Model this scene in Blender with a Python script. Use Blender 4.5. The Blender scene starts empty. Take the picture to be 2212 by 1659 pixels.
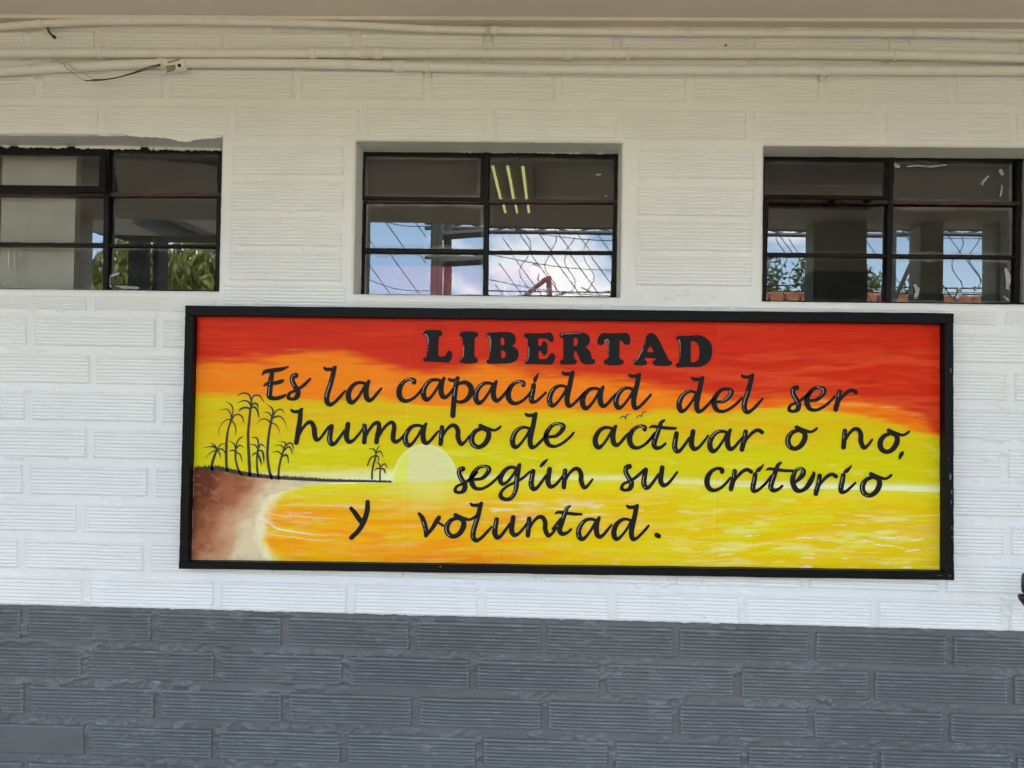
import bpy, bmesh, math, random
import numpy as np
from mathutils import Vector, Matrix

random.seed(7)
RNG = np.random.RandomState(11)
scene = bpy.context.scene
COL = scene.collection

# ------------------------------------------------------------------ camera
CAM = Vector((0.0, -1.80, 1.50))
YAW, PITCH, ROLL = math.radians(1.2), math.radians(1.0), 0.0150
FPX = 1597.0                       # focal length for a 2212 x 1659 picture
fwd = Vector((-math.sin(YAW)*math.cos(PITCH), math.cos(YAW)*math.cos(PITCH), math.sin(PITCH)))
r0 = fwd.cross(Vector((0, 0, 1))).normalized()
u0 = r0.cross(fwd)
rgt = r0*math.cos(ROLL) + u0*math.sin(ROLL)
up = rgt.cross(fwd)
cd = bpy.data.cameras.new('camera'); cam = bpy.data.objects.new('camera', cd); COL.objects.link(cam)
M = Matrix((rgt, up, -fwd)).transposed().to_4x4(); M.translation = CAM
cam.matrix_world = M
cd.sensor_width = 36.0; cd.lens = 36.0*FPX/2212.0; cd.clip_start = 0.02; cd.clip_end = 3000
scene.camera = cam

# ------------------------------------------------------------------ world, sun, exposure
SUN_EL, SUN_AZ = math.radians(56), math.radians(22)      # sun stands behind the building, to the right
SKY_STRENGTH = 0.15
w = bpy.data.worlds.new('World'); scene.world = w; w.use_nodes = True
nt = w.node_tree; nt.nodes.clear()
N = nt.nodes.new; L = nt.links.new
out = N('ShaderNodeOutputWorld'); bg = N('ShaderNodeBackground'); sky = N('ShaderNodeTexSky')
sky.sky_type = 'NISHITA'; sky.sun_disc = False; sky.sun_elevation = SUN_EL; sky.sun_rotation = SUN_AZ
sky.air_density = 1.0; sky.dust_density = 0.6
tc = N('ShaderNodeTexCoord'); mp = N('ShaderNodeMapping'); mp.inputs['Scale'].default_value = (1, 1, 1.9)
n1 = N('ShaderNodeTexNoise'); n1.inputs['Scale'].default_value = 3.1; n1.inputs['Detail'].default_value = 9; n1.inputs['Roughness'].default_value = .56
n1.inputs['Distortion'].default_value = .25
mp.inputs['Location'].default_value = (.9, .2, .35)
cr = N('ShaderNodeValToRGB'); cr.color_ramp.elements[0].position = .53; cr.color_ramp.elements[1].position = .625
cr.color_ramp.elements[0].color = (0, 0, 0, 1); cr.color_ramp.elements[1].color = (1, 1, 1, 1)
mx = N('ShaderNodeMixRGB'); mx.inputs[2].default_value = (8.5, 8.4, 8.4, 1)
L(tc.outputs['Generated'], mp.inputs['Vector']); L(mp.outputs[0], n1.inputs['Vector'])
L(n1.outputs['Fac'], cr.inputs[0]); L(cr.outputs[0], mx.inputs[0]); L(sky.outputs[0], mx.inputs[1])
L(mx.outputs[0], bg.inputs['Color']); bg.inputs['Strength'].default_value = SKY_STRENGTH
L(bg.outputs[0], out.inputs[0])
sl = bpy.data.lights.new('sun', 'SUN'); sl.energy = 2.0; sl.angle = math.radians(.5); sl.color = (1, .95, .86)
so = bpy.data.objects.new('sun', sl); COL.objects.link(so)
sdir = Vector((math.sin(SUN_AZ)*math.cos(SUN_EL), math.cos(SUN_AZ)*math.cos(SUN_EL), math.sin(SUN_EL)))
so.rotation_euler = (-sdir).to_track_quat('-Z', 'Y').to_euler(); so.location = (0, 0, 12)
scene.view_settings.view_transform = 'Standard'; scene.view_settings.look = 'None'
scene.view_settings.gamma = 1.0; scene.view_settings.use_curve_mapping = False
scene.view_settings.exposure = 2.70
scene.cycles.max_bounces = 10; scene.cycles.diffuse_bounces = 6; scene.cycles.transparent_max_bounces = 16
scene.cycles.glossy_bounces = 6
scene.cycles.caustics_reflective = False

# ------------------------------------------------------------------ measuring helpers
def ray(fx, fy):
    return (fwd + rgt*((fx-1106.0)/FPX) + up*((829.5-fy)/FPX))
def P(fx, fy, Y=0.0):
    """point of the plane y=Y that shows at (fx, fy) of the 2212-wide photograph"""
    d = ray(fx, fy); t = (Y-CAM.y)/d.y
    return CAM + d*t
def WX(fx, fy, Y=0.0):
    p = P(fx, fy, Y); return p.x, p.z
GLASS_Y = 0.095
def REFL(fx, fy, Y):
    """point at y=Y in front of the wall whose mirror image in the panes shows at (fx, fy)"""
    d = ray(fx, fy); t = (GLASS_Y-CAM.y)/d.y; h = CAM + d*t
    s = (GLASS_Y - Y)/d.y
    return Vector((h.x + d.x*s, Y, h.z + d.z*s))

_ng = {}
def vnoise(x, y, seed=0):
    """smooth value noise in 0..1 for arrays"""
    if seed not in _ng: _ng[seed] = np.random.RandomState(seed+100).rand(257, 257)
    g = _ng[seed]
    xi = np.floor(x).astype(int); yi = np.floor(y).astype(int)
    fx = x-xi; fy = y-yi; fx = fx*fx*(3-2*fx); fy = fy*fy*(3-2*fy)
    a = g[xi % 256, yi % 256]; b = g[(xi+1) % 256, yi % 256]; c = g[xi % 256, (yi+1) % 256]; d = g[(xi+1) % 256, (yi+1) % 256]
    return (a*(1-fx)+b*fx)*(1-fy) + (c*(1-fx)+d*fx)*fy
def fbm(x, y, seed=0, o=4):
    s = 0; a = 1; t = 0
    for k in range(o):
        s = s + a*vnoise(x*2**k+13.7*k, y*2**k+5.1*k, seed+k); t += a; a *= .5
    return s/t
def sstep(a, b, x):
    t = np.clip((x-a)/(b-a), 0, 1); return t*t*(3-2*t)

def link(o, parent=None):
    COL.objects.link(o)
    if parent is not None: o.parent = parent
    return o
def mesh_obj(name, verts, faces, mat, parent=None, smooth=False):
    me = bpy.data.meshes.new(name)
    me.from_pydata([tuple(v) for v in verts], [], faces)
    if isinstance(mat, (list, tuple)):
        for m in mat: me.materials.append(m)
    else: me.materials.append(mat)
    if smooth: me.polygons.foreach_set('use_smooth', [True]*len(me.polygons))
    me.update()
    return link(bpy.data.objects.new(name, me), parent)
def bm_obj(name, bm, mat, parent=None, smooth=False):
    me = bpy.data.meshes.new(name); bm.normal_update(); bm.to_mesh(me); bm.free()
    if isinstance(mat, (list, tuple)):
        for m in mat: me.materials.append(m)
    else: me.materials.append(mat)
    if smooth: me.polygons.foreach_set('use_smooth', [True]*len(me.polygons))
    return link(bpy.data.objects.new(name, me), parent)
def grid_obj(name, V, keep, mat, parent=None, smooth=True):
    """V: (nz, nx, 3) array; keep: (nz-1, nx-1) mask of cells"""
    nz, nx = V.shape[:2]
    idx = np.arange(nz*nx).reshape(nz, nx)
    q = np.stack([idx[:-1, :-1], idx[:-1, 1:], idx[1:, 1:], idx[1:, :-1]], -1)
    q = q[keep] if keep is not None else q.reshape(-1, 4)
    me = bpy.data.meshes.new(name)
    me.vertices.add(nz*nx); me.vertices.foreach_set('co', V.reshape(-1).astype(np.float32))
    n = len(q); me.loops.add(n*4); me.polygons.add(n)
    me.loops.foreach_set('vertex_index', q.reshape(-1).astype(np.int32))
    me.polygons.foreach_set('loop_start', np.arange(0, n*4, 4, dtype=np.int32))
    me.polygons.foreach_set('loop_total', np.full(n, 4, dtype=np.int32))
    me.polygons.foreach_set('use_smooth', np.full(n, smooth))
    me.update(calc_edges=True); me.validate()
    me.materials.append(mat)
    return link(bpy.data.objects.new(name, me), parent)
def empty(name, loc=(0, 0, 0), parent=None):
    o = bpy.data.objects.new(name, None); o.location = loc; o.empty_display_size = .1
    return link(o, parent)
def tag(o, label, cat, group=None, kind=None):
    if label: o['label'] = label
    if cat: o['category'] = cat
    if group: o['group'] = group
    if kind: o['kind'] = kind
    return o
def add_box(bm, x0, x1, y0, y1, z0, z1, bevel=0):
    vs = [bm.verts.new((x, y, z)) for x in (x0, x1) for y in (y0, y1) for z in (z0, z1)]
    f = [(0, 1, 3, 2), (4, 6, 7, 5), (0, 4, 5, 1), (2, 3, 7, 6), (0, 2, 6, 4), (1, 5, 7, 3)]
    fs = [bm.faces.new([vs[i] for i in q]) for q in f]
    if bevel:
        es = list({e for g in fs for e in g.edges})
        bmesh.ops.bevel(bm, geom=es, offset=bevel, segments=2, affect='EDGES', profile=.6)
def box(name, b, mat, parent=None, bevel=0):
    bm = bmesh.new(); add_box(bm, *b, bevel=bevel); return bm_obj(name, bm, mat, parent)
def add_prism(bm, pts_front, pts_back):
    """closed prism between two equally long rings of points"""
    a = [bm.verts.new(p) for p in pts_front]; b = [bm.verts.new(p) for p in pts_back]
    n = len(a); bm.faces.new(a); bm.faces.new(b[::-1])
    for i in range(n): bm.faces.new((a[i], b[i], b[(i+1) % n], a[(i+1) % n]))
def add_tube(bm, pts, rad, seg=10, cap=True):
    pts = [Vector(p) for p in pts]; rings = []
    rs = rad if isinstance(rad, (list, tuple)) else [rad]*len(pts)
    ref = None
    for i, p in enumerate(pts):
        t = (pts[min(i+1, len(pts)-1)] - pts[max(i-1, 0)]).normalized()
        if ref is None: ref = Vector((0, 0, 1)) if abs(t.z) < .9 else Vector((1, 0, 0))
        a = t.cross(ref).normalized(); b = t.cross(a).normalized(); ref = -b if (-b).dot(ref) > 0 else b
        rings.append([bm.verts.new(p + (a*math.cos(k*2*math.pi/seg) + b*math.sin(k*2*math.pi/seg))*rs[i]) for k in range(seg)])
    for i in range(len(rings)-1):
        for k in range(seg):
            bm.faces.new((rings[i][k], rings[i][(k+1) % seg], rings[i+1][(k+1) % seg], rings[i+1][k]))
    if cap:
        bm.faces.new(rings[0][::-1]); bm.faces.new(rings[-1])
def tube(name, pts, rad, mat, parent=None, seg=10, smooth=True):
    bm = bmesh.new(); add_tube(bm, pts, rad, seg)
    bmesh.ops.recalc_face_normals(bm, faces=bm.faces)
    return bm_obj(name, bm, mat, parent, smooth)
def catmull(pts, n=8):
    pts = [np.array(p, float) for p in pts]
    Q = [2*pts[0]-pts[1]] + pts + [2*pts[-1]-pts[-2]]
    o = []
    for i in range(1, len(Q)-2):
        p0, p1, p2, p3 = Q[i-1:i+3]
        for k in range(n):
            t = k/n
            o.append(.5*((2*p1)+(-p0+p2)*t+(2*p0-5*p1+4*p2-p3)*t*t+(-p0+3*p1-3*p2+p3)*t**3))
    o.append(pts[-1]); return o

# ------------------------------------------------------------------ materials
def new_mat(name):
    m = bpy.data.materials.new(name); m.use_nodes = True
    return m, m.node_tree.nodes, m.node_tree.links, m.node_tree.nodes['Principled BSDF']
def simple(name, col, rough=.6, metal=0.0, bump=0.0, bscale=60, var=0.0, vscale=8, spec=.5):
    m, n, l, b = new_mat(name)
    b.inputs['Roughness'].default_value = rough; b.inputs['Metallic'].default_value = metal
    b.inputs['Specular IOR Level'].default_value = spec
    b.inputs['Base Color'].default_value = (*col, 1)
    tc = n.new('ShaderNodeTexCoord')
    if var:
        nz = n.new('ShaderNodeTexNoise'); nz.inputs['Scale'].default_value = vscale; nz.inputs['Detail'].default_value = 6
        l.new(tc.outputs['Object'], nz.inputs['Vector'])
        mr = n.new('ShaderNodeMapRange'); mr.inputs[1].default_value = .3; mr.inputs[2].default_value = .7
        mr.inputs[3].default_value = 1-var; mr.inputs[4].default_value = 1+var
        l.new(nz.outputs['Fac'], mr.inputs[0])
        vm = n.new('ShaderNodeVectorMath'); vm.operation = 'SCALE'; vm.inputs[0].default_value = col
        l.new(mr.outputs[0], vm.inputs['Scale']); l.new(vm.outputs[0], b.inputs['Base Color'])
    if bump:
        nz = n.new('ShaderNodeTexNoise'); nz.inputs['Scale'].default_value = bscale; nz.inputs['Detail'].default_value = 8
        l.new(tc.outputs['Object'], nz.inputs['Vector'])
        bp = n.new('ShaderNodeBump'); bp.inputs['Strength'].default_value = bump; bp.inputs['Distance'].default_value = .002
        l.new(nz.outputs['Fac'], bp.inputs['Height']); l.new(bp.outputs[0], b.inputs['Normal'])
    return m

# boundary between the white and the grey paint, as a line on the wall
bx0, bz0 = WX(0, 1306.0); bx1, bz1 = WX(2212, 1364.5)
BB = (bz1-bz0)/(bx1-bx0); BA = bz0 - BB*bx0

WHITE = (.80, .795, .785); GREY = (.118, .125, .129)
def paint(name, mode):
    """thick masonry paint: 'white', 'grey', or 'both' (split along the painted line)"""
    m, n, l, b = new_mat(name)
    geo = n.new('ShaderNodeNewGeometry'); pos = geo.outputs['Position']
    def noise(scale, det=6, rough=.55, vec=None, st=None):
        z = n.new('ShaderNodeTexNoise'); z.inputs['Scale'].default_value = scale; z.inputs['Detail'].default_value = det
        z.inputs['Roughness'].default_value = rough
        if st:
            mp = n.new('ShaderNodeMapping'); mp.inputs['Scale'].default_value = st; l.new(pos, mp.inputs['Vector']); l.new(mp.outputs[0], z.inputs['Vector'])
        else: l.new(pos, z.inputs['Vector'])
        return z.outputs['Fac']
    def ramp(fac, a, bb, c0=(0, 0, 0, 1), c1=(1, 1, 1, 1)):
        r = n.new('ShaderNodeValToRGB'); r.color_ramp.elements[0].position = a; r.color_ramp.elements[1].position = bb
        r.color_ramp.elements[0].color = c0; r.color_ramp.elements[1].color = c1; l.new(fac, r.inputs[0]); return r.outputs[0]
    def mix(f, a, c):
        x = n.new('ShaderNodeMixRGB')
        if isinstance(f, float): x.inputs[0].default_value = f
        else: l.new(f, x.inputs[0])
        for k, v in ((1, a), (2, c)):
            if isinstance(v, tuple): x.inputs[k].default_value = (*v[:3], 1)
            else: l.new(v, x.inputs[k])
        return x.outputs[0]
    # white coat: patchy, a little dirty
    wcol = mix(ramp(noise(5, 7), .35, .75), tuple(c*.955 for c in WHITE), tuple(min(1, c*1.02) for c in WHITE))
    wcol = mix(ramp(noise(160, 4), .70, .80), wcol, (.66, .62, .56))
    # grey coat: darker and bluer patches with pale scuffs
    gcol = mix(ramp(noise(3.2, 6), .35, .7), tuple(c*.86 for c in GREY), tuple(c*1.12 for c in GREY))
    sc1 = ramp(noise(60, 8, .7, st=(.55, 1, 2.6)), .585, .66)
    sc2 = ramp(noise(4.0, 4), .46, .64)
    mm = n.new('ShaderNodeMath'); mm.operation = 'MULTIPLY'; l.new(sc1, mm.inputs[0]); l.new(sc2, mm.inputs[1])
    m2 = n.new('ShaderNodeMath'); m2.operation = 'MULTIPLY'; m2.inputs[1].default_value = .9 if mode == 'both' else .45; l.new(mm.outputs[0], m2.inputs[0])
    gcol = mix(m2.outputs[0], gcol, (.30, .36, .39))
    # pale scuffs on the raised ribs, with the bright glints there painted in too
    pt_ = ramp(geo.outputs['Pointiness'], .515, .58); ns = ramp(noise(38, 7, .7, st=(.45, 1, 2.2)), .52, .60)
    q1 = n.new('ShaderNodeMath'); q1.operation = 'MULTIPLY'; l.new(pt_, q1.inputs[0]); l.new(ns, q1.inputs[1])
    q2 = n.new('ShaderNodeMath'); q2.operation = 'MULTIPLY'; q2.inputs[1].default_value = .34; l.new(q1.outputs[0], q2.inputs[0])
    gcol = mix(q2.outputs[0], gcol, (.34, .39, .41))
    if mode == 'white': col = wcol
    elif mode == 'grey': col = gcol
    else:
        sep = n.new('ShaderNodeSeparateXYZ'); l.new(pos, sep.inputs[0])
        a = n.new('ShaderNodeMath'); a.operation = 'MULTIPLY_ADD'; a.inputs[1].default_value = -BB; a.inputs[2].default_value = -BA
        l.new(sep.outputs['X'], a.inputs[0])
        c = n.new('ShaderNodeMath'); c.operation = 'ADD'; l.new(a.outputs[0], c.inputs[0]); l.new(sep.outputs['Z'], c.inputs[1])
        nn = noise(40, 5)
        d = n.new('ShaderNodeMath'); d.operation = 'MULTIPLY_ADD'; d.inputs[1].default_value = .006; d.inputs[2].default_value = -.003
        l.new(nn, d.inputs[0])
        e = n.new('ShaderNodeMath'); e.operation = 'ADD'; l.new(c.outputs[0], e.inputs[0]); l.new(d.outputs[0], e.inputs[1])
        g = n.new('ShaderNodeMath'); g.operation = 'GREATER_THAN'; g.inputs[1].default_value = 0.0; l.new(e.outputs[0], g.inputs[0])
        col = mix(g.outputs[0], gcol, wcol)
    l.new(col, b.inputs['Base Color'])
    b.inputs['Roughness'].default_value = .33 if mode == 'grey' else (.5 if mode == 'white' else .46)
    b.inputs['Specular IOR Level'].default_value = .5 if mode != 'white' else .35
    bp = n.new('ShaderNodeBump'); bp.inputs['Strength'].default_value = {'grey': .16, 'white': .09, 'both': .45}[mode]; bp.inputs['Distance'].default_value = .0022
    l.new(noise(95, 8, .62, st=(.6, 1, 1)), bp.inputs['Height'])
    bp2 = n.new('ShaderNodeBump'); bp2.inputs['Strength'].default_value = .12; bp2.inputs['Distance'].default_value = .0008
    l.new(noise(420, 4, .6), bp2.inputs['Height']); l.new(bp.outputs[0], bp2.inputs['Normal'])
    l.new(bp2.outputs[0], b.inputs['Normal'])
    return m
M_WHITE = paint('white_masonry_paint', 'white'); M_GREY = paint('grey_masonry_paint', 'grey'); M_BOTH = paint('two_tone_masonry_paint', 'both')
M_CEIL = simple('ceiling_paint', (.76, .70, .65), .7, bump=.25, bscale=25, var=.03, vscale=3)
M_PIPE = simple('painted_conduit', (.78, .765, .73), .42, bump=.15, bscale=60, var=.05, vscale=30)
M_STEEL = simple('black_rusty_steel', (.0075, .006, .0055), .55, spec=.2, bump=.5, bscale=160, var=.35, vscale=40)
M_RUST = simple('rust_brown_steel', (.040, .016, .012), .55, bump=.5, bscale=160, var=.4, vscale=50)
M_BLACKW = simple('black_painted_wood', (.0030, .0030, .0033), .5, bump=.35, bscale=70, var=.35, vscale=30, spec=.14)
M_BLACKP = simple('black_plastic', (.012, .012, .013), .22)
M_LETTER = simple('black_cut_foam', (.007, .0055, .0052), .6, spec=.2)
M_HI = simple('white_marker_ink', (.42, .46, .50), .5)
M_INK = simple('dark_brown_brush_paint', (.018, .009, .007), .5)

# ------------------------------------------------------------------ the wall and its bricks
wall = empty('brick_wall'); tag(wall, 'ribbed brick wall painted white above and dark grey below, with three small windows', 'wall')
# courses: lower edge of the bricks at x=100 and x=2100
CO = {0: (130, 147), 1: (210, 225), 2: (290.5, 307), 3: (374.5, 391), 4: (450, 474), 5: (525.5, 549.5), 6: (601, 625), 7: (668, 701.5),
      8: (746, 783.6), 9: (828, 865), 10: (908, 947.5), 11: (988, 1031.6), 12: (1069, 1115), 13: (1148, 1198), 14: (1229, 1281.5), 15: (1308, 1361.5),
      16: (1381, 1440), 17: (1462, 1521), 18: (1545, 1606), 19: (1629, 1690), 20: (1712, 1774), 21: (1794, 1857)}
JO = {0: [59, 212, 490, 769, 1054, 1332, 1622, 1912, 2196], 1: [83, 359, 641, 923, 1205, 1490, 1777, 2059],
      2: [220, 500, 785, 1062, 1338, 1620, 1904, 2188], 7: [195, 474, 757, 1040, 1310, 1583, 1876, 2162],
      8: [65, 343, 625, 905, 1185, 1465, 1750, 2035], 9: [200, 480, 760, 1040, 1320, 1605, 1890, 2184],
      10: [60, 343, 624, 905, 1185, 1465, 1750, 2035], 11: [194, 475, 757, 1038, 1320, 1605, 1890, 2170],
      12: [56, 327, 609, 890, 1172, 1455, 1740, 2030], 13: [173, 455, 737, 1020, 1303, 1590, 1880, 2178],
      14: [46, 317, 599, 880, 1168, 1453, 1739, 2036], 15: [186, 469, 758, 1040, 1323, 1605, 1890, 2174],
      16: [52, 333, 615, 892, 1175, 1461, 1755, 2053], 17: [184, 469, 747, 1022, 1303, 1593, 1883, 2184],
      18: [59, 340, 616, 897, 1177, 1461, 1751, 2046], 19: [189, 465, 743, 1036, 1321, 1609, 1895, 2190],
      20: [55, 335, 615, 895, 1177, 1461, 1751, 2046], 21: [189, 465, 743, 1036, 1321, 1609, 1895, 2190]}
def cbot(c, x): a, b = CO[c]; return a + (x-100)/2000.0*(b-a)
def rect(fx0, fy0, fx1, fy1):
    x0, _ = WX(fx0, (fy0+fy1)/2); x1, _ = WX(fx1, (fy0+fy1)/2)
    xm = (fx0+fx1)/2
    _, z1 = WX(xm, fy0); _, z0 = WX(xm, fy1); return x0, x1, z0, z1
OPEN = [rect(-150, 292, 475.5, 625.5), rect(765.5, 305.5, 1342.5, 638.8), rect(1649, 316, 2268, 654.5)]

GROOVE = [.155, .275, .395, .515, .635, .755, .86]
def make_brick(q, mat, depth, seed, plain=False, face=-.0006, gd=.0016, collect=None):
    """q: four wall corners (TL, TR, BR, BL) as (x, z); relief face with cast grooves"""
    rs = np.random.RandomState(seed)
    v = [0, .012, .035, .09]
    prof = [-1, -.35, 0, 0]
    if not plain:
        for g in GROOVE:
            g2 = g - .008 + .0025*rs.randn()
            v += [g2-.018, g2+.004, g2+.016, g2+.058]; prof += [0, 1, .92, 0]
    v += [.93, .968, .988, 1]; prof += [0, 0, -.35, -1]
    nxc = 22
    u = np.concatenate([[0, .003, .010, .022], np.linspace(.04, .96, nxc), [.978, .990, .997, 1]])
    U, V = np.meshgrid(u, np.array(v)); PR = np.repeat(np.array(prof, float)[:, None], len(u), 1)
    TL, TR, BR, BL = [np.array(p) for p in q]
    XZ = ((TL*(1-U[..., None]) + TR*U[..., None])*(1-V[..., None]) + (BL*(1-U[..., None]) + BR*U[..., None])*V[..., None])
    x, z = XZ[..., 0].copy(), XZ[..., 1].copy()
    # irregular outline and slightly wavy grooves
    z += .0020*(fbm(x*12, z*3+seed, 3, 2)-.5) + .0035*(fbm(x*45, z*3+seed, 7, 3)-.5)*np.clip(-PR, 0, 1)
    x += .0030*(fbm(z*60, x*4+seed, 5, 3)-.5)
    grv = np.clip(PR, 0, 1)*sstep(.004, .03, U)*sstep(.004, .03, 1-U)
    wear = np.clip(.5+1.1*fbm(x*11, z*45, 9, 3), 0, 1.15)
    grv = grv*np.clip(wear+.25, 0, 1.1)
    edge = np.maximum(np.clip(-PR, 0, 1), np.interp(U, [0, .003, .010, .022, .5], [1, .35, 0, 0, 0]))
    edge = np.maximum(edge, np.interp(1-U, [0, .003, .010, .022, .5], [1, .35, 0, 0, 0]))
    y = face + gd*grv + (depth+.006)*edge + .0010*(fbm(x*9, z*18, 21, 2)-.5) + .0003*(fbm(x*90, z*90, 31, 2)-.5)
    y += rs.uniform(-.0006, .0006) + rs.uniform(-.001, .001)*(U-.5)
    # chipped or paint-filled corner
    if rs.rand() < .35:
        cx, cz = rs.choice([0, 1]), rs.choice([0, 1]); r = rs.uniform(.03, .075)
        d = np.hypot((U-cx), (V-cz)*.25)
        y += .0035*sstep(r, r*.4, d)
    Vv = np.stack([x, y, z], -1)[::-1]
    if collect is not None: collect.append(Vv[:, ::3]); return
    return grid_obj('brick', Vv, None, mat, wall)

seed = 0
def brick_px(c, xa, xb, top_clip=None, **kw):
    global seed; seed += 1
    h = 64 if c != 0 else 63
    g = 7.5
    xa += g; xb -= g
    ta, tb = cbot(c, xa)-h, cbot(c, xb)-h
    if c == 0: ta, tb = 66.5+(xa-100)*.0068, 66.5+(xb-100)*.0068
    if top_clip is not None: ta = max(ta, top_clip(xa)); tb = max(tb, top_clip(xb))
    q = [WX(xa, ta), WX(xb, tb), WX(xb, cbot(c, xb)), WX(xa, cbot(c, xa))]
    grey = c >= 16
    plain = (c == 19 and xb < 200) or (c == 20 and xb < 400)
    make_brick(q, M_GREY if grey else M_WHITE, .0052 if grey else .0042, seed, plain, face=-.0018 if grey else -.0020, gd=.0058 if grey else .0040, **kw)
def sill_clip(x): return 625.5 + (x-190)*.0167 + 13
for c in range(0, 22):
    if c in (3, 4, 5, 6):
        for xa, xb in ((493, 751), (1371, 1637)):
            s = -(c-3)*1.7
            brick_px(c, xa+s, xb+s)
        continue
    J = [JO[c][0]-564, JO[c][0]-282] + JO[c] + [JO[c][-1]+290, JO[c][-1]+580]
    for a, b in zip(J[:-1], J[1:]):
        if b < -300 or a > 2520: continue
        if c == 7:
            over = any((a < w1-20 and b > w0+20) for w0, w1 in ((-96, 474), (765, 1341), (1649, 2226)))
            brick_px(c, a, b, sill_clip if over else None)
        else: brick_px(c, a, b)

# the courses go on past the picture; those bricks are one joined part each for the two paints
for c in range(22, 28): CO[c] = (CO[c-2][0]+165, CO[c-2][1]+167); JO[c] = JO[c-2]
far = {True: [], False: []}
for c in range(0, 28):
    base_c = 1 if c in (3, 5) else (0 if c in (4, 6) else c)
    js = JO[base_c]; lo, hi = (js[0]-564, js[-1]+580)
    xs_all = [lo-282*k for k in range(9, 0, -1)] + [lo], [hi] + [hi+288*k for k in range(1, 9)]
    if c >= 22: xs_all = ([lo-282*k for k in range(9, 0, -1)] + [lo, js[0]-282] + js + [js[-1]+290, hi] + [hi+288*k for k in range(1, 9)],)
    for J in xs_all:
        for a, b in zip(J[:-1], J[1:]):
            if c in (3, 4, 5, 6) and (-150 < b < 2600): continue
            brick_px(c, a, b, collect=far[c >= 16])
for grey, lst in far.items():
    vs, fs, off = [], [], 0
    for V in lst:
        h_, w_ = V.shape[:2]; ii = np.arange(h_*w_).reshape(h_, w_) + off; off += h_*w_
        vs.append(V.reshape(-1, 3)); fs.append(np.stack([ii[:-1, :-1], ii[:-1, 1:], ii[1:, 1:], ii[1:, :-1]], -1).reshape(-1, 4))
    o = mesh_obj('outlying_bricks', np.concatenate(vs).tolist(), np.concatenate(fs).tolist(), M_GREY if grey else M_WHITE, wall, True); o['kind'] = 'stuff'

# mortar bed: one continuous, lumpy painted surface with the openings cut out
X0, X1, Z0, Z1 = -1.75, 1.75, .50, 2.50
step = .0036
xs = np.arange(X0, X1, step); zs = np.arange(Z0, Z1, step)
def snap(arr, vals):
    for v in vals: arr[np.argmin(abs(arr-v))] = v
    return arr
for o in OPEN: xs = snap(xs, o[:2]); zs = snap(zs, o[2:])
xs = snap(xs, [X0, X1]); XX, ZZ = np.meshgrid(xs, zs)
greym = sstep(.004, -.004, ZZ-(BA+BB*XX))
base = .0022*(1-greym) + .0048*greym
yy = base + .0022*(fbm(XX*11, ZZ*16, 41, 4)-.5) + .0016*(fbm(XX*60, ZZ*75, 51, 3)-.5)
lump = sstep(.60, .74, fbm(XX*26+3, ZZ*60, 61, 4))*sstep(.42, .6, fbm(XX*5, ZZ*5, 71, 2))
yy -= lump*(.0040*(1-greym) + .0056*greym)
rough = sstep(.50, .64, fbm(XX*110, ZZ*150, 81, 2))*(.35+.65*greym)*sstep(.42, .58, fbm(XX*7, ZZ*14, 91, 3))
yy -= rough*.0024*(.4+.6*greym)
keep = np.ones((len(zs)-1, len(xs)-1), bool)
xc = (xs[1:]+xs[:-1])/2; zc = (zs[1:]+zs[:-1])/2; XC, ZC = np.meshgrid(xc, zc)
for x0, x1, z0, z1 in OPEN:
    keep &= ~((XC > x0) & (XC < x1) & (ZC > z0) & (ZC < z1))
    dx = np.maximum(np.maximum(x0-XX, XX-x1), 0); dz = np.maximum(np.maximum(z0-ZZ, ZZ-z1), 0)
    d = np.hypot(dx, dz)
    f = sstep(.040, .014, d); yy = yy*(1-f) + (.0002+.0012*(fbm(XX*30, ZZ*30, 44, 3)-.5))*f     # plastered margin
    yy += .006*sstep(.004, 0, d)                                             # rounded arris
grid_obj('mortar', np.stack([XX, yy, ZZ], -1), keep, M_BOTH, wall)
# wall beyond the relief, built round it
for b in ((-8, X0, .004, .12, 0, 2.75), (X1, 8, .004, .12, 0, 2.75), (X0, X1, .004, .12, 0, Z0), (X0, X1, .004, .12, Z1, 2.75)):
    box('wall_face', b, M_BOTH, wall)
bm = bmesh.new()      # core of the wall between the openings
zt, zb = OPEN[1][3], OPEN[1][2]
xsplit = [X0, OPEN[0][0], OPEN[0][1], OPEN[1][0], OPEN[1][1], OPEN[2][0], OPEN[2][1], X1]
for i in range(0, 8, 2): add_box(bm, xsplit[i]+.001, xsplit[i+1]-.001, .012, .15, Z0, Z1)
for o in OPEN:
    add_box(bm, o[0], o[1], .012, .15, Z0, o[2]-.001); add_box(bm, o[0], o[1], .012, .15, o[3]+.001, Z1)
bm_obj('wall_core', bm, M_BOTH, wall)

# reveals and sills of the openings
def reveal(o):
    x0, x1, z0, z1 = o; n = 60
    def strip(name, fn, cnt):
        ts = np.linspace(0, 1, cnt); ds = np.array([.0045, .010, .03, .06, .10, .14])
        T, D = np.meshgrid(ts, ds); x, y, z = fn(T, D); V = np.stack([x, y, z], -1)
        ob = grid_obj(name, V, None, M_WHITE, wall); return ob
    nn = lambda a, b, s: .0022*(fbm(a*20, b*40, s, 3)-.5)
    strip('window_head', lambda T, D: (x0+(x1-x0)*T, D, z1+0*T + nn(x0+T, D, 5)*1.4), 80)
    strip('window_sill', lambda T, D: (x0+(x1-x0)*T, D, z0+0*T + nn(x0+T, D, 6)), 80)
    strip('window_jamb', lambda T, D: (x0 + nn(T, D, 7), D, z0+(z1-z0)*T), 50)
    strip('window_jamb', lambda T, D: (x1 + nn(T, D, 8), D, z0+(z1-z0)*T), 50)
for o in OPEN: reveal(o)
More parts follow.
